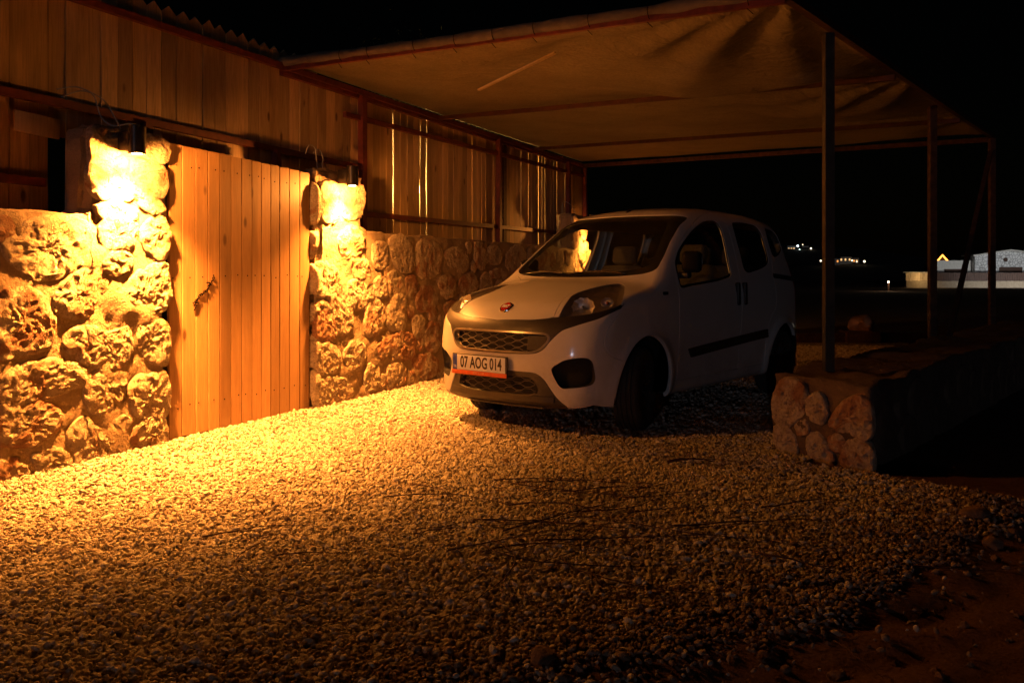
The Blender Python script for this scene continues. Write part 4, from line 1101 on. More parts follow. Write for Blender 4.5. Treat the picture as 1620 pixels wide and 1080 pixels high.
# ---------------------------------------------------------------- the rubble wall, its piers, the lamps on them
GRP_PIER = 'stone gate piers carrying lamps'
def wall_section(name, label, s0, s1, h, polys, fillargs, seed, faces='fltrb'):
    root = empty(name, tuple(wp(s0, 0, 0)), WROT, label, 'wall', 'rubble stone wall sections')
    rough_box('mortar', s0, s1, -.36, 0.0, -.08, h, .035, .022, M['mortar'], root, s0, faces, kl=False, krt=False)
    fr = lambda u, v, q: wl(u, q-0.004, v, s0)
    allp = [p for p in polys if s0-0.1 < sum(a[0] for a in p)/len(p) < s1+0.1]
    if fillargs: 
        for fa in fillargs: allp = allp+fill_stones(*fa[:4], allp, seed+len(allp), **fa[4])
    for i, p in enumerate(allp):
        p = [(max(s0-.03, min(s1+.03, a)), max(-.03, min(h-.02, b))) for a, b in p]
        w = max(a for a, b in p)-min(a for a, b in p)
        if w < .05: continue
        add_stone(p, min(.015, .008+w*.02), fr, seed+i*1.31, root, **({} if s0 < 6 else dict(rough=.9)))
    return root
def pier(s0, s1, h, polys, label, seed, depth=.30, proud=0.0):
    root = empty('stone_pier', tuple(wp(s0, 0, 0)), WROT, label, 'pier', GRP_PIER)
    rough_box('mortar', s0, s1, -depth, proud, -.08, h, .035, .026, M['mortar'], root, s0, 'fltrb', kr=.075, kt=.038, kl=s0 > 2 and s0 < 5, krt=s0 < 1)
    fr = lambda u, v, q: wl(u, q+proud-0.003-.03*max(0, (v-h+.10)/.10), v, s0)
    for i, p in enumerate(polys):
        p = [(max(s0+(.01 if min(q[1] for q in p) > 1.5 or s0 > 1 else -.03), min(s1-.01, a)), max(-.03, min(h-.05, b))) for a, b in p]
        add_stone(p, .012, fr, seed+i*1.7, root, rough=1.1)
    return root
# left stretch, up to the first pier: the photograph's stones, then generic ones outside the frame
left = wall_section('stone_wall', 'low rubble stone wall left of the plank gate, brightly lit by the left lamp', -2.6, .56, 1.52,
    STONES_LEFT, [(-2.55, -.05, 0.02, 1.48, dict(tries=900))], 3, 'fltb')
# the pier beside the gate takes the stones that lie in its width
def split(polys, a, b): return [p for p in polys if a <= sum(q[0] for q in p)/len(p) < b]
pA = pier(.56, 1.185, 2.09, split(STONES_LEFT, .56, 1.3)+STONES_PIER_A, 'tall rubble pier left of the plank gate with the left lamp on its face', 11)
pB = pier(2.735, 3.49, 2.07, split(STONES_RIGHT, 2.6, 3.49)+STONES_PIER_B, 'tall rubble pier right of the plank gate with the middle lamp on its face', 23)
fs = [[(.02+a, b) for a, b in p] for p in ([(.03, .10), (.28, .12), (.32, .30), (.10, .34)], [(.05, .42), (.30, .40), (.30, .62), (.08, .66)],
      [(.04, .74), (.22, .70), (.32, .86), (.10, .96)], [(.06, 1.04), (.28, 1.0), (.31, 1.2), (.12, 1.24)], [(.05, 1.32), (.25, 1.30), (.30, 1.5), (.08, 1.52)], [(.06, 1.62), (.30, 1.6), (.30, 1.9), (.07, 1.92)])]
for i, p in enumerate(fs): add_stone(p, .03, lambda u, v, q: (-q+0.008, .34-u, v), 71+i, pB)
mid = wall_section('stone_wall', 'rubble stone wall between the middle pier and the white van', 3.49, 9.0, 1.56,
    STONES_RIGHT, [(3.52, 8.98, .02, 1.52, dict(tries=5200, rmin=.06, rmax=.15))], 41, 'ftb')
pC = pier(9.0, 9.75, 2.12, fill_stones(9.02, 9.73, .02, 2.06, [], 5, tries=900, rmin=.07, rmax=.16), 'tall rubble pier far behind the van with the farthest lamp', 61)
far = wall_section('stone_wall', 'short end of the rubble wall beyond the farthest pier', 9.75, 10.75, 1.56, [],
    [(9.77, 10.72, .02, 1.52, dict(tries=900))], 83, 'ftbr')

def wall_lamp(s, z, label, energy, proud=0.0):
    root = empty('wall_lamp', tuple(wp(s, proud, z)), WROT, label, 'lamp', 'black downlights on the piers')
    # housing: open-bottomed round can with flat back, made of a lathe
    n = 32; r0, r1 = .052, .046; Hh = .175; V = []; F = []
    prof = [(0.001, Hh/2), (r0-.006, Hh/2), (r0, Hh/2-.006), (r0, -Hh/2), (r1, -Hh/2), (r1, -Hh/2+.030), (0.001, -Hh/2+.030)]
    for i in range(n):
        a = 2*math.pi*i/n
        for r, zz in prof: V.append((r*math.cos(a), -.130+r*math.sin(a), zz))
    m = len(prof)
    for i in range(n):
        j = (i+1) % n
        for q in range(m-1): F.append((i*m+q, i*m+q+1, j*m+q+1, j*m+q)[::-1])
    me = mesh('lamp_housing', V, F, M['lampb'], True); me.set_sharp_from_angle(angle=math.radians(40)); link('lamp_housing', me, root)
    bev_box('lamp_bracket', (.05, .10, .12), .006, M['lampb'], root, (0, -.040, 0))
    v, f = tube_vf([(0, -.130, -Hh/2+.020), (0, -.130, -Hh/2+.002)], [.034, .030], 20); mobj('bulb', v, f, M['bulb'], root, True)
    ld = bpy.data.lights.new('lamp_light', 'SPOT'); ld.energy = energy; ld.color = LAMP_COL; ld.spot_size = math.radians(116); ld.spot_blend = 1.0; ld.shadow_soft_size = .04
    lo = bpy.data.objects.new('lamp_light', ld); COL.objects.link(lo); lo.parent = root; lo.location = (0, -.130, -Hh/2-.012)
    lp = bpy.data.lights.new('lamp_spill', 'POINT'); lp.energy = energy*.058; lp.color = LAMP_COL; lp.shadow_soft_size = .012
    lq = bpy.data.objects.new('lamp_spill', lp); COL.objects.link(lq); lq.parent = root; lq.location = (0, -.140, -Hh/2-.016)
    return root
wall_lamp(.76, 1.985, 'lit black downlight high on the left gate pier', LAMP_W*1.15, .03)
wall_lamp(3.03, 2.01, 'lit black downlight high on the middle pier right of the gate', LAMP_W*.76, .03)
wall_lamp(9.50, 2.02, 'lit black downlight on the far pier, hidden behind the white van', LAMP_W*.38, .03)

# thin grey cables looping off the pier tops
def cable(pts, label, name='cable'):
    P = [np.array(p) for p in pts]; sp = []
    for i in range(len(P)-1):
        p0 = P[max(i-1, 0)]; p1 = P[i]; p2 = P[i+1]; p3 = P[min(i+2, len(P)-1)]
        for k in range(8):
            t = k/8; sp.append(.5*((2*p1)+(-p0+p2)*t+(2*p0-5*p1+4*p2-p3)*t*t+(-p0+3*p1-3*p2+p3)*t**3))
    sp.append(P[-1]); o0 = wp(*P[0]); v, f = tube_vf([wp(*p)-o0 for p in sp], .0045, 6)
    o = mobj(name, v, f, M['cable'], None, True, loc=tuple(o0)); tag(o, label, 'cable', 'loose cables on the pier tops'); return o
cable([(.56, -.30, 2.30), (.66, -.25, 2.33), (.74, -.2, 2.29), (.77, -.17, 2.16), (.80, -.10, 2.10), (.88, -.03, 2.12), (.90, .03, 2.085)], 'grey cable looping down onto the top of the left gate pier beside its lamp')
cable([(.60, -.31, 2.26), (.72, -.27, 2.32), (.83, -.22, 2.28), (.88, -.16, 2.15), (.86, -.1, 2.09)], 'second thin grey cable hooked behind the left gate pier top')
cable([(2.95, -.28, 2.22), (2.99, -.27, 2.30), (3.06, -.26, 2.28), (3.05, -.24, 2.18), (3.02, -.2, 2.08)], 'curly grey cable end standing on the middle pier top')
cable([(3.06, -.28, 2.24), (3.13, -.27, 2.28), (3.16, -.25, 2.20), (3.08, -.2, 2.13), (3.06, -.15, 2.07)], 'second curly cable end on the middle pier top, nearer its lamp')
cable([(9.10, -.2, 2.08), (9.10, -.2, 2.25), (9.26, -.2, 2.30), (9.38, -.15, 2.24), (9.45, -.1, 2.10)], 'cable loop standing up on the farthest pier top')

# ---------------------------------------------------------------- board fence behind the wall
fence = empty('board_fence', tuple(wp(0, -.42, 0)), WROT, 'tall pine board fence with red rails behind the stone wall, pointed at left', 'fence')
def fl(s, d, z): return (s, -(d+.42), z)
FR = random.Random(12)
def board(s, w, z0, z1, pointed, bow=0.004, lean=0.0):
    n = 12; V = []; F = []; t = .012; sd = FR.random()*50; dd = FR.uniform(-.003, .004)
    zt = z1-(w*.42 if pointed else 0)
    for i in range(n+1):
        z = z0+(zt-z0)*i/n
        l = s-w/2+bow*mnoise.noise(Vector((z*1.6, sd, 0)))+lean*(z-z0); r = s+w/2+bow*mnoise.noise(Vector((z*1.6, sd, 9)))+lean*(z-z0)
        for a in (l, r):
            for q in (dd, dd-t): V.append(fl(a, -.42+q, z))
    for i in range(n):
        b = 4*i; F += [(b, b+2, b+6, b+4), (b+1, b+5, b+7, b+3), (b, b+4, b+5, b+1), (b+2, b+3, b+7, b+6)]
    F.append((0, 1, 3, 2))
    if pointed:
        c = s+FR.uniform(-.006, .006)+lean*(z1-z0); b = 4*n; k = len(V); V += [fl(c, -.42+dd, z1+FR.uniform(-.012, .012)), fl(c, -.42+dd-t, z1)]
        F += [(b, b+2, k), (b+1, k+1, b+3), (b, k, k+1, b+1), (b+2, b+3, k+1, k)]
    else:
        b = 4*n; F.append((b, b+2, b+3, b+1))
    mobj('board', V, F, M['fence'], fence)
GAPS = (.016, .012, .026, .020, .030, .014, .016, .010)
s = -2.5; k = 0
while s < 10.72:
    w = .128; ptd = s < 3.25
    gap = .0040+max(0, FR.gauss(0, .0030)); bow = .006
    if 4.25 < s < 5.30: gap = GAPS[k % 8]; bow = .016
    elif FR.random() < .18: bow = .010
    w = .123*FR.uniform(.94, 1.06); top = 3.125 if ptd else 2.985+(s-2.77)/7.79*.10; z0 = 1.30+FR.uniform(-.05, .05)
    if .47 < s < .60: board(s+w/2, w, 2.03, top, ptd, bow)
    else: board(s+w/2, w, z0, top, ptd, bow, FR.uniform(-.0015, .0015))
    s += w+gap; k += 1
bev_box('patch_board', (.30, .02, .125), .002, M['lath'], fence, fl(.49, -.385, 2.075), (0, 0.04, 0))
def rail(a, b, name='rail', w=.04, h=.05, mat='red'):
    v, f = beam_vf(fl(*a), fl(*b), w, h); mobj(name, v, f, M[mat], fence)
rail((-2.5, -.375, 2.255), (3.90, -.375, 2.215)); rail((-2.5, -.375, 1.74), (.53, -.375, 1.72)); 
rail((-2.5, -.37, 2.90), (10.7, -.37, 3.03), 'top_rail', .045, .05)
rail((3.66, -.375, 2.70), (10.6, -.375, 2.86)); rail((3.52, -.375, 1.755), (10.6, -.375, 1.84))
for (ps, z0, z1) in ((3.94, .0, 2.93), (7.13, .0, 2.98), (9.80, .0, 3.0), (10.62, 0, 3.02), (-.02, .0, 2.9), (1.30, 1.9, 2.22), (2.66, 2.0, 2.22)):
    v, f = beam_vf(fl(ps, -.36, z0), fl(ps, -.36, z1), .075 if z0 == 0 else .06, .06); mobj('post', v, f, M['red'], fence)
v, f = beam_vf(fl(7.36, -.39, 1.3), fl(7.36, -.39, 2.93), .10, .03); mobj('dark_slat', v, f, M['rust'], fence)

# ---------------------------------------------------------------- plank gate with a chain
gs0, gs1, gd = 1.20, 2.70, -.040
gate = empty('plank_gate', tuple(wp(gs0, gd, 0)), WROT, 'closed plank gate of orange pine boards between the two lit piers', 'gate')
edges = [0, .112, .235, .355, .468, .585, .695, .806, .910, 1.018, 1.123, 1.243, 1.372, 1.50]
GR = random.Random(3)
for i in range(13):
    a, b = edges[i]+.0022, edges[i+1]-.0022; ztop = 2.045-.003*i+GR.uniform(-.004, .004); zb = .035+GR.uniform(-.006, .006)
    n = 16; V = []; F = []; sd = GR.random()*40; wob = .010 if i == 0 else .0022
    for q in range(n+1):
        z = zb+(ztop-zb)*q/n
        for e, am in ((a, wob), (b, .0022)):
            x = e+am*mnoise.noise(Vector((z*(4 if i == 0 else 1.5), sd, e)))
            V += [(x, 0.0, z), (x, .022, z)]
    # bevelled front edges come from two extra columns
    VV = []
    for q in range(n+1):
        (x0, _, z), _1, (x1, _2, _3), _4 = V[4*q], V[4*q+1], V[4*q+2], V[4*q+3]
        VV += [(x0, .022, z), (x0, .0035, z), (x0+.0035, 0, z), (x1-.0035, 0, z), (x1, .0035, z), (x1, .022, z)]
    for q in range(n):
        for c in range(5): F.append((6*q+c, 6*q+c+1, 6*q+7+c, 6*q+6+c))
    F.append(tuple(range(6*n, 6*n+6))); F.append(tuple(range(5, -1, -1)))
    pk = mobj('plank', VV, F, M['door'], gate)
    nv = []
    for zz in (1.90, 1.14, .24):
        v, f = tube_vf([(GR.uniform(a+.02, b-.02), -.0015, zz+GR.uniform(-.012, .012))]*1+[(0, 0, 0)], .004, 6) if False else (None, None)
        xx = GR.uniform(a+.025, b-.025); z_ = zz+GR.uniform(-.012, .012)
        nv.append(tube_vf([(xx, .001, z_), (xx, -.0022, z_)], .0052, 7))
    v, f = join_vf(nv); mobj('nail', v, f, M['nail'], pk)
for zz in (.25, 1.14, 1.90):
    v, f = box_vf(.03, 1.46, .0225, .062, zz-.03, zz+.03); mobj('ledge', v, f, M['red'], gate)
# the chain, hanging slantwise on the boards
def chain():
    a = Vector((.215, -.006, .945)); b = Vector((.405, -.006, 1.118)); root = empty('chain', tuple(wp(gs0, gd, 0)), WROT, 'short dark chain twisted across the gate planks at hand height', 'chain')
    n = 17; d = (b-a)/n; R = random.Random(4)
    for i in range(n):
        c = a+d*(i+.5)+Vector((0, 0, .006*math.sin(i*1.7)+.010*math.sin(i*.45))); t = d.normalized(); up = Vector((0, 1, 0)) if i % 2 else t.cross(Vector((0, 1, 0)))
        up = (up+Vector((R.uniform(-.2, .2), R.uniform(-.1, .1), R.uniform(-.2, .2)))).normalized()
        pts = [c+t*(.0115*math.cos(q))+up*(.0070*math.sin(q)) for q in np.linspace(0, 2*math.pi, 12, endpoint=False)]
        v, f = tube_vf(pts, .0028, 6, close=True); mobj('chain_link', v, f, M['nail'], root, True)
    for (p, q) in ((a+Vector((-.015, 0, .012)), a+Vector((.045, 0, .005))), (b+Vector((-.075, 0, -.022)), b+Vector((-.03, 0, -.030))), (a+Vector((.0, 0, -.045)), a+Vector((.03, 0, .0)))):
        v, f = tube_vf([p, (p+q)/2+Vector((0, -.002, .004)), q], [.003, .006, .003], 7); mobj('chain_hook', v, f, M['nail'], root, True)
chain()

# ---------------------------------------------------------------- lit house wall behind the fence (seen only through the gaps)
yh = empty('courtyard_house', tuple(wp(6.3, -2.3, 0)), WROT, 'pale plastered house wall glimpsed bright through the fence gaps', 'house')
v, f = box_vf(0, 3.6, 0, .25, -.1, 3.55); mobj('wall', v, f, M['plaster'], yh)
v, f = box_vf(.6, 1.5, -.02, -.004, 0, 2.1); mobj('door', v, f, M['fence'], yh)
cl = empty('courtyard_lamp', tuple(wp(7.9, -2.12, 2.45)), WROT, 'glowing globe lamp on the courtyard house wall behind the fence', 'lamp')
bm = bmesh.new(); bmesh.ops.create_uvsphere(bm, u_segments=20, v_segments=12, radius=.08); me = bpy.data.meshes.new('lamp_globe'); bm.to_mesh(me); bm.free(); me.materials.append(m_emit('globe_glow', (1, .6, .22), 12)); link('lamp_globe', me, cl)
bev_box('lamp_base', (.1, .10, .05), .01, M['lampb'], cl, (0, .09, .09))
ld = bpy.data.lights.new('lamp_light', 'POINT'); ld.energy = 380; ld.color = (1, .52, .12); ld.shadow_soft_size = .09; lo = bpy.data.objects.new('lamp_light', ld); COL.objects.link(lo); lo.parent = cl; lo.location = (0, -.15, -.02)
# ---------------------------------------------------------------- shade canopy on red beams and steel posts
CA = wp(2.77, -.40, 2.96); CC = wp(10.56, -.40, 3.06); CB = Vector((1.62, 4.90, 2.80)); CD = Vector((6.28, 10.82, 2.95))
P1 = Vector((2.14, 5.60, .50)); P2 = Vector((4.34, 8.55, .50)); P3 = Vector((6.26, 10.80, .50))
can = empty('shade_canopy', (P1.x, P1.y, 0), 0, 'sagging brown shade cloth canopy on steel beams and posts over the van', 'canopy')
org = Vector((P1.x, P1.y, 0))
def cv(p): return tuple(Vector(p)-org)
BU = [0, .349, .714, 1.0]
def cpos(u, v):
    L = CA+(CC-CA)*u; R = CB+(CD-CB)*u
    p = L+(R-L)*v
    # droop between the bars, deeper near the open side
    for a, b in zip(BU[:-1], BU[1:]):
        if a <= u <= b:
            t = (u-a)/(b-a); w = math.sin(math.pi*v)**.6 if 0 < v < 1 else 0
            p.z -= (math.sin(math.pi*t)**.8)*(0.045+0.12*v*v)*(w if v < .5 else max(w, .35))
    return p
def folds(u, v):
    z = -0.13*math.exp(-(((u-.20)/.10)**2+((v-.72)/.17)**2))-.10*math.exp(-(((u-.27)/.045)**2+((v-.85)/.2)**2))
    z += .07*math.exp(-(((u-.08)/.05)**2+((v-.60)/.10)**2))-.10*math.exp(-(((u-.50)/.08)**2+((v-.85)/.12)**2))
    z += 0
    edge = min(1, v/.08)*min(1, (1-v)/.03+.25)*min(1, u/.03)
    # tension wrinkles fanning out of the front right corner and the post heads
    for (cu, cv_, amp, fr, ph) in ((0.0, 1.0, .07, 17, .4), (.38, 1.03, .05, 13, 1.0), (.72, 1.02, .04, 11, 0)):
        du, dv = (u-cu)*2.3, v-cv_; r = math.hypot(du, dv)
        if r < .75: z += amp*math.sin(math.atan2(du, -dv)*fr+ph+2*mnoise.noise(Vector((u*6, v*6, 0))))*math.exp(-r*2.6)*min(1, r*8)
    z += .016*mnoise.noise(Vector((u*9, v*5, 4)))+.006*mnoise.noise(Vector((u*30, v*14, 1)))
    return z*edge
nu, nv = 150, 110; V = []; F = []
for i in range(nu+1):
    for j in range(nv+1):
        u, v = i/nu, j/nv; p = cpos(u, v); p.z += folds(u, v)+.045
        V.append(cv(p))
for i in range(nu):
    for j in range(nv):
        a = i*(nv+1)+j; F.append((a, a+nv+1, a+nv+2, a+1))
mobj('cloth', V, F, M['cloth'], can, True)
# cloth rolled over the front pipe, tied every so often
V = []; F = []; n = 14; m = 90
for i in range(m+1):
    t = i/m; c = CA+(CB-CA)*t; c.z += .035-.02*math.sin(math.pi*t); ax = (CB-CA).normalized(); x = Vector((0, 0, 1)); y = ax.cross(x)
    r = .038+.010*mnoise.noise(Vector((t*22, 1, 0)))+.010*mnoise.noise(Vector((t*7, 3, 0)))
    for k in range(n):
        a = 2*math.pi*k/n; rr = r*(1+.10*mnoise.noise(Vector((t*30, k*.7, 2))))
        V.append(cv(c+x*(math.sin(a)*rr*1.15)+y*(math.cos(a)*rr)))
for i in range(m):
    for k in range(n): F.append((i*n+k, i*n+(k+1) % n, (i+1)*n+(k+1) % n, (i+1)*n+k))
mobj('rolled_hem', V, F, M['hem'], can, True)
def cbeam(name, a, b, w, h, mat): v, f = beam_vf(cv(a), cv(b), w, h); return mobj(name, v, f, M[mat], can)
cbeam('front_beam', CA+Vector((0, 0, -.022)), CB+Vector((0, 0, -.022)), .035, .045, 'red')
for t in (.17, .24, .35, .44, .52, .60, .70, .80, .95):
    c = CA+(CB-CA)*t; ax = (CB-CA).normalized(); y = ax.cross(Vector((0, 0, 1)))
    pts = [c+Vector((0, 0, .02))+Vector((0, 0, 1))*(math.sin(a)*.056)+y*(math.cos(a)*.050) for a in np.linspace(0, 2*math.pi, 14, endpoint=False)]
    v, f = tube_vf([cv(p) for p in pts], .0028, 5, close=True)
    v2, f2 = tube_vf([cv(c+Vector((0, 0, -.06))+y*.05), cv(c+Vector((.01, 0, -.10))+y*.06+ax*.03)], .0022, 5)
    v, f = join_vf([(v, f), (v2, f2)]); mobj('tie', v, f, M['nail'], can)
cbeam('side_beam', CA+Vector((0, 0, -.05)), CC+Vector((0, 0, -.05)), .05, .05, 'red')
cbeam('side_beam', CB+Vector((0, 0, .0)), CD+Vector((0, 0, .0)), .05, .05, 'rust')
cbeam('back_beam', CC+Vector((0, 0, -.03)), CD+Vector((0, 0, -.03)), .05, .06, 'rust')
for u in (BU[1], BU[2]):
    a = CA+(CC-CA)*u; b = CB+(CD-CB)*(u*1.02-.02); cbeam('cross_bar', a+Vector((0, 0, -.02)), b+Vector((0, 0, -.06)), .04, .045, 'dred')
for p, top in ((P1, 2.78), (P2, 2.90), (P3, 2.93)):
    cbeam('post', p, Vector((p.x, p.y, top)), .062 if p is P1 else .07, .062, 'pole' if p is P1 else 'rust')
cbeam('brace', Vector((4.50, 8.52, .52)), Vector((6.20, 10.72, 2.75)), .05, .05, 'rust')
# pale lath poked up against the cloth
la, lb = Vector((-.27, 6.70, 2.645)), Vector((.33, 6.32, 2.845)); lc = (la+lb)/2
v, f = beam_vf(la-lc, lb-lc, .030, .014); lath = mobj('wooden_lath', v, f, M['lath'], None, loc=tuple(lc)); tag(lath, 'pale wooden lath stuck up against the underside of the canopy cloth', 'lath')

# ---------------------------------------------------------------- low wall on the right, under the posts
LA = math.radians(40.7); LU = Vector((math.sin(LA), math.cos(LA), 0)); LN = Vector((math.cos(LA), -math.sin(LA), 0))
L0 = Vector((1.76, 5.55, 0))     # near left corner
lw = empty('low_stone_wall', tuple(L0), math.radians(90)-LA, 'low thick rubble wall with a grey mortar top carrying the canopy posts', 'wall')
# local x along, local -y towards the right
lwid = .70; llen = 8.3; lh = .50
V = []; F = []; idx = {}
ns, nd, nz = 150, 14, 11
def lvid(i, j, k):
    if (i, j, k) not in idx:
        x = llen*(i/ns); y = -lwid*j/nd; z = -.09+(lh+.09)*k/nz
        if i/ns < .2: x = llen*.2*(i/ns/.2)
        p = Vector((x, y, z)); am = .034
        o = Vector((mnoise.noise(p*3), mnoise.noise(p*3+Vector((9, 0, 0))), mnoise.noise(p*3+Vector((0, 9, 0)))))*am+Vector((mnoise.noise(p*13), mnoise.noise(p*13+Vector((9, 0, 0))), mnoise.noise(p*13+Vector((0, 9, 0)))))*.024
        sk = -.28*(j/nd)*(1-min(1, x/1.6))      # the end face is skewed towards the yard
        yy = y*(1+.0*x)
        idx[(i, j, k)] = len(V); V.append((x+sk+o.x, yy+o.y, z+o.z))
    return idx[(i, j, k)]
for i in range(ns):
    for k in range(nz): F.append((lvid(i, 0, k), lvid(i, 0, k+1), lvid(i+1, 0, k+1), lvid(i+1, 0, k))); F.append((lvid(i, nd, k), lvid(i+1, nd, k), lvid(i+1, nd, k+1), lvid(i, nd, k+1)))
    for j in range(nd): F.append((lvid(i, j, nz), lvid(i, j+1, nz), lvid(i+1, j+1, nz), lvid(i+1, j, nz)))
for j in range(nd):
    for k in range(nz): F.append((lvid(0, j, k), lvid(0, j+1, k), lvid(0, j+1, k+1), lvid(0, j, k+1)))
mobj('mortar', V, F, M['lowwall'], lw, True)
def endf(u, v, q): return (-.28*(u/lwid)-q-.004, -u, v)
for i, p in enumerate(([(.0, .20), (.05, .44), (.20, .46), (.27, .36), (.20, .22), (.08, .15)], [(.43, .22), (.50, .33), (.60, .42), (.69, .40), (.70, .20), (.58, .19)],
                       [(.03, .0), (.02, .13), (.13, .14), (.19, .07), (.16, -.03)], [(.30, -.02), (.28, .12), (.35, .16), (.43, .08), (.44, -.04)], [(.55, .14), (.70, .15), (.70, -.06), (.60, -.04), (.52, .03)], [(.28, .25), (.27, .36), (.36, .40), (.41, .33), (.38, .23)], [(.20, .13), (.19, .20), (.27, .21), (.29, .15)], [(.44, .09), (.45, .16), (.52, .17), (.52, .08)])):
    add_stone(p, .030, endf, 201+i, lw, rough=2.2)
for i, p in enumerate(fill_stones(.1, 5.0, .0, .44, [], 9, rmin=.07, rmax=.15, tries=260)):
    add_stone(p, .012, lambda u, v, q: (u-.28*max(0, 1-u/1.6), -lwid-q-.004, v), 301+i, lw, mat='lowwall', nseg=24, rings=(1.0, .9, .7, .4))  # dirt-caked side stones, coloured darker still to sink this side in shade
# ---------------------------------------------------------------- twigs on the gravel
TR = random.Random(21)
def twig(x, y, ang, ln, r, bend, label, branch=0):
    n = 14; pts = []; root = Vector((x, y, ground_z(x, y)+.022)); a = ang; p = Vector((0, 0, 0)); sd = TR.random()*30
    for i in range(n+1):
        t = i/n; pts.append(p.copy()+Vector((0, 0, .012+.022*math.sin(math.pi*t)*(.5+TR.random()*.15)+.006*mnoise.noise(Vector((t*6, sd, 0))))))
        a += bend/n+.16*mnoise.noise(Vector((t*5, sd, 4))); p += Vector((math.cos(a), math.sin(a), 0))*(ln/n)
    rr = [r*(1-.75*i/n) for i in range(n+1)]; parts = [tube_vf(pts, rr, 5)]
    for b in range(branch):
        k = TR.randint(3, n-3); s_ = pts[k]; aa = a+TR.choice((-1, 1))*TR.uniform(.35, .8)-bend*.4
        q = [s_+Vector((math.cos(aa), math.sin(aa), .10))*(ln*.30*t) for t in (0, .33, .66, 1)]
        parts.append(tube_vf(q, [rr[k]*.7, rr[k]*.55, rr[k]*.4, rr[k]*.25], 5))
    v, f = join_vf(parts); o = mobj('dead_twig', v, f, M['twig'], None, True, loc=tuple(root))
    if label is None:
        side_ = 'left end' if x < .12 else ('middle' if x < .45 else 'right end'); near = 'near' if y < 3.75 else ('central' if y < 4.3 else 'far')
        kind_ = ('long' if ln > .7 else ('short' if ln < .45 else 'mid-length'))+' '+('curved' if abs(bend) > .9 else ('straight' if abs(bend) < .35 else 'slightly bent'))
        label = 'dead '+kind_+(' forked' if branch == 2 else (' bare' if branch == 0 else ''))+' twig, %s part of the twig pile, %s' % (near, side_)
    tag(o, label, 'twig', 'dead twigs lying on the gravel')
LBL = None
for i in range(34):
    x = TR.gauss(.42, .40); y = TR.choice((TR.gauss(3.62, .16), TR.gauss(4.35, .28)))
    twig(x-.25, y, TR.gauss(-.1, .75), TR.uniform(.3, .9), TR.uniform(.0018, .0045), TR.gauss(0, 1.2), LBL, TR.choice((0, 1, 2)))
for (x, y, a, l, r, b) in ((-.18, 3.86, -.16, .80, .0045, -.1), (.10, 3.55, -.12, .85, .0045, .35), (-.1, 4.60, .02, .7, .004, -.2), (.30, 4.32, .35, .55, .004, -.6), (.55, 3.95, .1, .45, .004, .0)):
    twig(x, y, a, l, r, b, LBL, 2)
for (x, y, a, l, r, lab) in ((1.00, 3.42, -1.15, .42, .006, 'straight bare stick at the right edge of the gravel'), (1.22, 4.05, .25, .45, .005, 'dark stick lying on gravel near the low wall end'),
        (-1.35, 3.60, .30, .50, .0035, 'lone curved twig on bright gravel in front of the gate'), (-.95, 3.35, .05, .30, .003, 'small twig on gravel left of the twig pile'),
        (-1.75, 5.05, .2, .18, .003, 'tiny twig near the gate foot'), (.95, 5.05, .25, .28, .012, 'short thick broken stick in the shadow before the front wheel'),
        (1.02, 2.62, -1.2, .25, .0035, 'thin stem on the dirt at the lower right'), (1.6, 3.3, -.6, .5, .003, 'long thin stem across the dirt at the right')):
    twig(x, y, a, l, r, TR.uniform(-.4, .4), lab, 1)

# ---------------------------------------------------------------- field stones on the dirt
def rock(x, y, sz, label, seed, flat=.65):
    bm = bmesh.new(); bmesh.ops.create_icosphere(bm, subdivisions=3, radius=.5)
    R = random.Random(seed); pl = [(Vector((R.gauss(0, 1), R.gauss(0, 1), R.gauss(0, 1))).normalized(), R.uniform(.32, .44)) for _ in range(14)]
    for v in bm.verts:
        p = v.co.copy()
        for nn, d in pl:
            t = p.dot(nn)
            if t > d: p -= nn*(t-d)*.9
        p *= 1+.10*mnoise.noise(p*5+Vector((seed, 0, 0)))
        v.co = Vector((p.x, p.y*.85, p.z*flat))*sz*1.25
    me = bpy.data.meshes.new('rock'); bm.to_mesh(me); bm.free(); me.materials.append(M['rock']); me.polygons.foreach_set('use_smooth', [True]*len(me.polygons)); me.set_sharp_from_angle(angle=math.radians(35))
    o = link('rock', me, None, (x, y, ground_z(x, y)+sz*.16), (0, 0, R.random()*6)); tag(o, label, 'rock', 'stones lying on the dirt')
for i, (px, py, w, lab) in enumerate(((1543, 828, 38, 'largest rock at the far right corner of the gravel'), (1590, 832, 18, 'small pointed rock at the right edge of the picture, highest of the group'),
        (1602, 846, 16, 'flat sliver of rock by the right edge'), (1572, 866, 30, 'brown rock low in the group by the right edge'), (1443, 872, 20, 'pale single rock where gravel meets dirt'),
        (1403, 890, 14, 'small pebble-like rock left of the pale single rock'), (1575, 888, 14, 'small flat pale rock on the rutted dirt'), (1525, 905, 10, 'tiny rock on the rutted dirt'),
        (860, 1066, 46, 'broad rock half buried at the bottom edge of the picture'), (1208, 1048, 24, 'low brown rock in the bottom right dirt'), (1243, 1062, 16, 'angular chip beside the low brown rock'),
        (1325, 1062, 26, 'half buried rock at the bottom edge right of the middle'), (1526, 990, 14, 'small rock in the lower right dirt'), (1212, 690, 20, 'small stone against the end of the low wall'),
        (1095, 1012, 14, 'small rock at the gravel edge near the bottom'))):
    Y = 1.2*1310/(py-435); X = (px-810)/1310*Y; rock(X, Y, w/1310*Y*1.05, lab, 40+i)
for i in range(70):     # loose rubble bits on the dirt
    pass
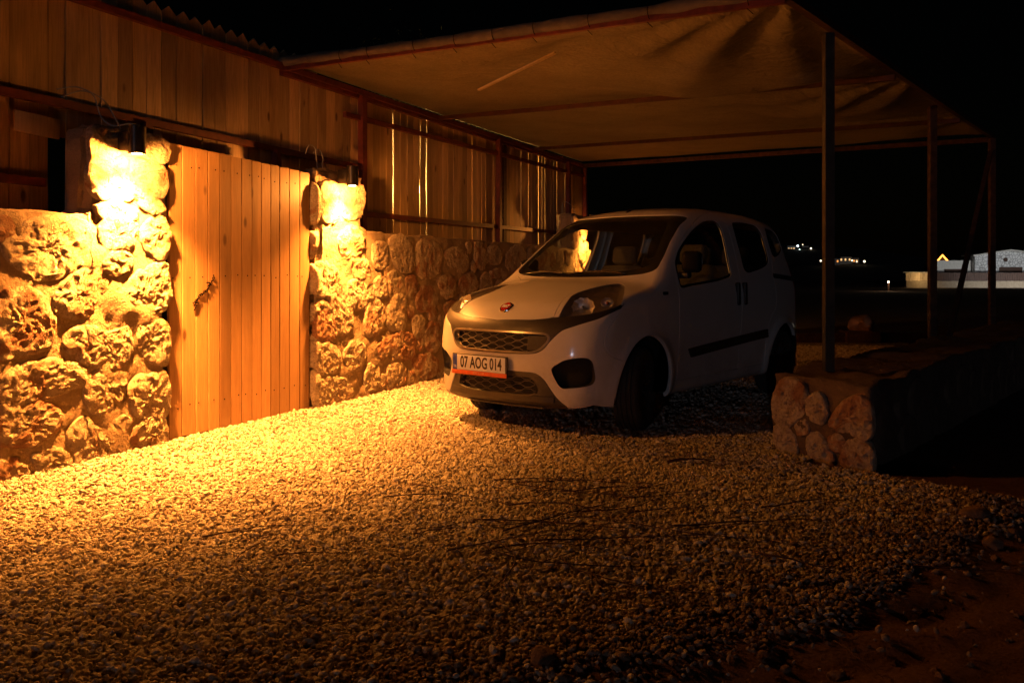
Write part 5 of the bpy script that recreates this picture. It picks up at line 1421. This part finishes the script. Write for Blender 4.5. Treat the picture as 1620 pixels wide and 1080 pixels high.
def dirt_bits():
    R = random.Random(8); parts = []
    for i in range(420):
        x = R.uniform(-.2, 3.2); y = R.uniform(2.2, 5.0)
        if edge_d(x, y) < .06 or abs(x)/y > .66: continue
        s = .006+.016*R.random()**3; z = ground_z(x, y)+s*.25; V = []
        for k in range(6):
            d = [(1, 0, 0), (-1, 0, 0), (0, 1, 0), (0, -1, 0), (0, 0, 1), (0, 0, -1)][k]; V.append((x+d[0]*s*R.uniform(.6, 1.2), y+d[1]*s*R.uniform(.6, 1.2), z+d[2]*s*R.uniform(.5, .9)))
        F = [(0, 2, 4), (2, 1, 4), (1, 3, 4), (3, 0, 4), (2, 0, 5), (1, 2, 5), (3, 1, 5), (0, 3, 5)]; parts.append((V, F))
    v, f = join_vf(parts); o = mobj('rubble', v, f, M['rock']); o['kind'] = 'stuff'; o['label'] = 'small chips of stone strewn on the bare dirt'
dirt_bits()

# ---------------------------------------------------------------- things beyond the yard
v, f = beam_vf((0, 0, .09), (3.2, .35, .09), .16, .18); b = mobj('timber_beam', v, f, M['rust'], None, loc=(4.2, 14.2, -.03)); tag(b, 'long red-brown beam lying on the ground behind the van', 'beam')
rk = None
def bigrock():
    rock(6.05, 14.35, .40, 'pale boulder on the ground beyond the nearest post', 91, .75); o = bpy.data.objects[[n.name for n in bpy.data.objects if n.name.startswith('rock')][-1]]
bigrock()
for o in bpy.data.objects:
    if o.get('label') == 'pale boulder on the ground beyond the nearest post': o.location.z = .29; o['group'] = 'stones lying on the dirt'
v, f = box_vf(0, .55, 0, .4, 0, .22); cr = mobj('concrete_block', v, f, M['rust'], None, loc=(5.75, 14.15, -.03)); tag(cr, 'rough block under the pale boulder beyond the nearest post', 'block')

# the tree behind the fence
def tree():
    c = Vector((-1.7, 15.5, 0)); root = empty('tree', tuple(c), 0, 'dim leafy tree top rising behind the fence and canopy', 'tree')
    parts = [tube_vf([(0, 0, -.1), (.05, 0, 1.2), (-.05, .1, 2.6)], [.16, .12, .09], 9)]; R = random.Random(2); tips = []
    for i in range(9):
        a = i*.7+R.random(); e = Vector((math.cos(a)*R.uniform(.5, 1.1), math.sin(a)*R.uniform(.4, .9), R.uniform(3.9, 5.4))); m_ = Vector((e.x*.4, e.y*.4, 3.4))
        parts.append(tube_vf([(-.05, .1, 2.55), m_, e], [.06, .04, .012], 6)); tips += [m_*.4+e*.6, e]
    v, f = join_vf(parts); mobj('trunk', v, f, M['bark'], root, True)
    V = []; F = []
    for t in tips:
        for _ in range(240):
            d = Vector((R.gauss(0, .28), R.gauss(0, .28), R.gauss(0, .30))); p = t+d; a = Vector((R.gauss(0, 1), R.gauss(0, 1), R.gauss(0, 1))).normalized(); b_ = a.cross(Vector((R.gauss(0, 1), R.gauss(0, 1), R.gauss(0, 1)))).normalized()
            k = len(V); l = R.uniform(.03, .055); V += [p-a*l, p+b_*l*.3, p+a*l, p-b_*l*.3]; F.append((k, k+1, k+2, k+3))
    cr_ = mobj('crown', V, F, M['leaf'], root); cr_['kind'] = 'stuff'
tree()

# hills and the dark land
def hill_z(x, y): return -1.0+34*math.exp(-((x-330)/170)**2-((y-960)/150)**2)+12*math.exp(-((x-255)/110)**2-((y-640)/90)**2)+26*smooth01((y-700)/900)*math.exp(-((x-500)/600)**2)
hx = [-600+50*i for i in range(50)]; hy = [420+30*i for i in range(44)]
tensor_mesh('hills', hx, hy, lambda x, y: hill_z(x, y)+2*mnoise.noise(Vector((x*.01, y*.01, 0))), M['earth'], 'structure')
glow = {k: m_emit('window_glow_'+k, c, s) for k, c, s in (('warm', (1, .55, .2), 1.3), ('white', (.75, .9, 1), 1.5), ('amber', (1, .36, .07), 1.2))}
def village_house(x, y, w, h, col, lab, grp, zoff=0):
    z = hill_z(x, y)+zoff; rz = math.atan2(-x, y); root = empty('house', (x, y, z), rz, lab, 'house', grp)
    v, f = box_vf(-w/2, w/2, -3, 3, -3, h); mobj('wall', v, f, M['plaster'], root)
    V = [(-w/2-.4, -3.4, h), (w/2+.4, -3.4, h), (w/2+.4, 3.4, h), (-w/2-.4, 3.4, h), (-w/2-.4, 0, h+1.4), (w/2+.4, 0, h+1.4)]
    mobj('roof', V, [(0, 1, 5, 4), (2, 3, 4, 5), (0, 4, 3), (1, 2, 5), (3, 2, 1, 0)], M['rust'], root)
    n = max(2, int(w/2.6))
    for i in range(n):
        xx = -w/2+w*(i+.5)/n; v, f = box_vf(xx-.5, xx+.5, -3.06, -3.01, h*.25, h*.25+1.4); mobj('window', v, f, glow[col], root)
def far_lamp(x, y, z, r, col, s, lab, grp, pole=3.0):
    root = empty('far_lamp', (x, y, z-pole), 0, lab, 'lamp', grp); v, f = tube_vf([(0, 0, 0), (0, 0, pole)], .08, 6); mobj('pole', v, f, M['rust'], root)
    bm = bmesh.new(); bmesh.ops.create_uvsphere(bm, u_segments=10, v_segments=8, radius=r); me = bpy.data.meshes.new('bulb'); bm.to_mesh(me); bm.free(); me.materials.append(m_emit('far_light', col, s)); link('bulb', me, root, (0, 0, pole))
G1 = 'village houses on the far hill'; G2 = 'houses of the nearer lit hamlet'
for i, (px, py, w, col) in enumerate(((1252, 390, 8, 'warm'), (1257, 394, 9, 'amber'), (1274, 390, 7, 'warm'), (1279, 392, 6, 'amber'))):
    y = 900+i*6; x = (px-810)/1310*y; village_house(x, y, w, 4.5, col, 'tiny lit house in the far hilltop village, %s from the left' % ('first', 'second', 'third', 'last')[i], G1, 1.15+(435-py)/1310*y-4-hill_z(x, y))
for i, (px, py, r, col, lab) in enumerate(((1262, 389, 1.5, (.75, .9, 1), 'brightest bluish white lamp in the far village'), (1265, 395, 1.0, (.7, 1, .85), 'pale green lamp under the bright white one'), (1283, 393, 1.1, (1, .85, .6), 'white lamp at the right end of the far village'), (1270, 387, .7, (1, .8, .5), 'small warm lamp high in the far village'))):
    y = 890; far_lamp((px-810)/1310*y, y, 1.15+(435-py)/1310*y, r*.8, col, 3, lab, 'lamps of the far village', 6)
for i, (px, py, w, col) in enumerate(((1321, 413.5, 7, 'amber'), (1331, 411, 14, 'warm'), (1345, 413, 8, 'amber'), (1352, 413, 6, 'warm'))):
    y = 600+i*4; x = (px-810)/1310*y; village_house(x, y, w, 3.6, col, ('small amber-lit house at the left of the nearer hamlet', 'largest house of the nearer hamlet with a lit front', 'amber-lit house right of the largest hamlet house', 'rightmost small house of the nearer hamlet')[i], G2, 1.15+(435-py)/1310*y-1.5-hill_z(x, y))
for (px, py, r, lab) in ((1298.5, 412.5, .8, 'single white lamp left of the nearest post'), (1348, 412, .7, 'white lamp inside the hamlet'), (1355.5, 414, .5, 'faint lamp in the hamlet'), (1367.5, 413.5, .95, 'bright white lamp at the right end of the hamlet')):
    y = 590; far_lamp((px-810)/1310*y, y, 1.15+(435-py)/1310*y, r*.8, (1, .84, .55), 3, lab, 'lamps of the nearer hamlet', 5)
# garden lamp in the mid distance
y = 62; far_lamp((1405.5-810)/1310*y, y, 1.15-11.5/1310*y, .07, (1, .85, .6), 30, 'star-like white garden lamp standing alone in the dark field', None, .65)
ld = bpy.data.lights.new('lamp_light', 'POINT'); ld.energy = 25; ld.color = (1, .75, .45); ld.shadow_soft_size = .1; lo = bpy.data.objects.new('lamp_light', ld); COL.objects.link(lo); lo.location = ((1405.5-810)/1310*y, y-.3, .75)

# white stone building with its boundary fence
def building():
    Y = 85.0; k = Y/1310
    def X(px): return (px-810)*k
    def Z(py): return 1.15+(435-py)*k
    root = empty('stone_building', (X(1480), Y, 0), 0, 'floodlit white stone building with a low gable at the right edge', 'building')
    x0 = X(1480)
    v, f = box_vf(0, X(1537)-x0, 0, 1.5, -.1, Z(412)); mobj('annexe_wall', v, f, M['plaster'], root)
    a, r, b = X(1537)-x0, X(1592)-x0, X(1690)-x0; za, zr, zb = Z(405), Z(397.5), Z(410); V = []
    for y in (-.6, 1.2): V += [(a, y, -.1), (b, y, -.1), (b, y, zb), (r, y, zr), (a, y, za)]
    mobj('gable_wall', V, [(0, 1, 2, 3, 4), (9, 8, 7, 6, 5), (0, 4, 9, 5), (1, 6, 7, 2)], m_blockwork, root)
    V = [(a-.3, -.9, za-.02), (r, -.9, zr+.04), (b+.3, -.9, zb-.02), (a-.3, 1.4, za-.02), (r, 1.4, zr+.04), (b+.3, 1.4, zb-.02), (a-.3, -.9, za+.1), (r, -.9, zr+.17), (b+.3, -.9, zb+.1), (a-.3, 1.4, za+.1), (r, 1.4, zr+.17), (b+.3, 1.4, zb+.1)]
    mobj('roof', V, [(6, 7, 10, 9), (7, 8, 11, 10), (0, 3, 4, 1), (1, 4, 5, 2), (0, 1, 7, 6), (1, 2, 8, 7), (0, 6, 9, 3), (2, 5, 11, 8)], M['plaster'], root)
    v, f = tube_vf([(X(1585)-x0, -.58, Z(411)), (X(1585)-x0, -.66, Z(411))], .22, 16); mobj('round_vent', v, f, M['rust'], root)
    for (p0, p1, z0_, z1_, yy) in ((1494, 1530, 431, 425.5, -.03), (1575, 1611, 431, 422.5, -.64)):
        v, f = box_vf(X(p0)-x0, X(p1)-x0, yy-.02, yy, Z(z0_), Z(z1_)); w = mobj('window', v, f, M['rust'], root)
    # fence along the plot
    Y2 = 79.0; k2 = Y2/1310; fx = (1433-810)*k2; fe = empty('boundary_fence', (fx, Y2, 0), 0, 'dark boarded fence on a low stone plinth before the white building', 'fence')
    L = 14.0; n = 62
    v, f = box_vf(0, L, -.12, .12, -.3, 1.15-9.5*k2+.0); mobj('plinth', v, f, M['mortar'], fe)
    for i in range(n):
        x = L*i/n; v, f = box_vf(x+.008, x+L/n-.008, -.02, .02, 1.15-9.5*k2+.02, 1.15+3.5*k2+(.02 if i % 2 else 0)); mobj('board', v, f, M['rust'] if i > 11 else M['fence'], fe)
    v, f = box_vf(-.3, 2.6, -.06, .06, 1.15+3.8*k2, 1.15+4.8*k2); mobj('coping', v, f, M['plaster'], fe)
    # glowing gable outline of a hut behind
    Y3 = 96.0; k3 = Y3/1310; hx_ = (1490.5-810)*k3; zt, zb_ = 1.15+(435-403.5)*k3, 1.15+(435-413)*k3; w = 8.2*k3
    hut = empty('garden_hut', (hx_, Y3, 0), 0, 'small gabled hut outlined with a glowing orange light string', 'hut')
    V = [(-w, 0, 0), (w, 0, 0), (w, 0, zb_), (0, 0, zt), (-w, 0, zb_), (-w, 3, 0), (w, 3, 0), (w, 3, zb_), (0, 3, zt), (-w, 3, zb_)]
    mobj('wall', V, [(0, 1, 2, 3, 4), (9, 8, 7, 6, 5), (2, 7, 8, 3), (3, 8, 9, 4), (1, 6, 7, 2), (0, 4, 9, 5)], M['rust'], hut)
    v, f = tube_vf([(-w, -.1, zb_), (0, -.1, zt), (w, -.1, zb_)], .10, 6); mobj('light_string', v, f, m_emit('string_glow', (1, .36, .05), 4), hut)
    # floodlight on a short mast lighting the gable
    fl_ = empty('floodlight', (X(1575), 70.0, 0), 0, 'small floodlight mast in the dark before the white building', 'lamp')
    v, f = tube_vf([(0, 0, -.1), (0, 0, .9)], .04, 6); mobj('mast', v, f, M['rust'], fl_); bev_box('lamp_head', (.35, .12, .22), .02, M['lampb'], fl_, (0, 0, .95), (-.2, 0, 0))
    ld = bpy.data.lights.new('lamp_light', 'SPOT'); ld.energy = FLOOD_W; ld.color = (.9, .95, 1); ld.spot_size = math.radians(110); ld.spot_blend = .6; ld.shadow_soft_size = .15
    lo = bpy.data.objects.new('lamp_light', ld); COL.objects.link(lo); lo.parent = fl_; lo.location = (0, .15, 1.0); lo.rotation_euler = (math.radians(97), 0, 0)
    # warm lamp washing the left end of the plinth
    ld = bpy.data.lights.new('lamp_light', 'POINT'); ld.energy = 45; ld.color = (1, .7, .3); ld.shadow_soft_size = .1; lo = bpy.data.objects.new('lamp_light', ld); COL.objects.link(lo); lo.location = (fx+1.4, Y2-1.2, .9)
FLOOD_W = 3000
def m_block():
    k = NT('white_blockwork'); v = k.coord(); b = k.n('ShaderNodeTexVoronoi', feature='DISTANCE_TO_EDGE'); b.inputs['Scale'].default_value = 3.2; k.l(v, b.inputs['Vector'])
    k.base(k.ramp(b.outputs['Distance'], [(0.02, (.28, .26, .24)), (.10, (.72, .70, .66))])); k.set(Roughness=.9); return k.m
m_blockwork = m_block()
building()
make_car()
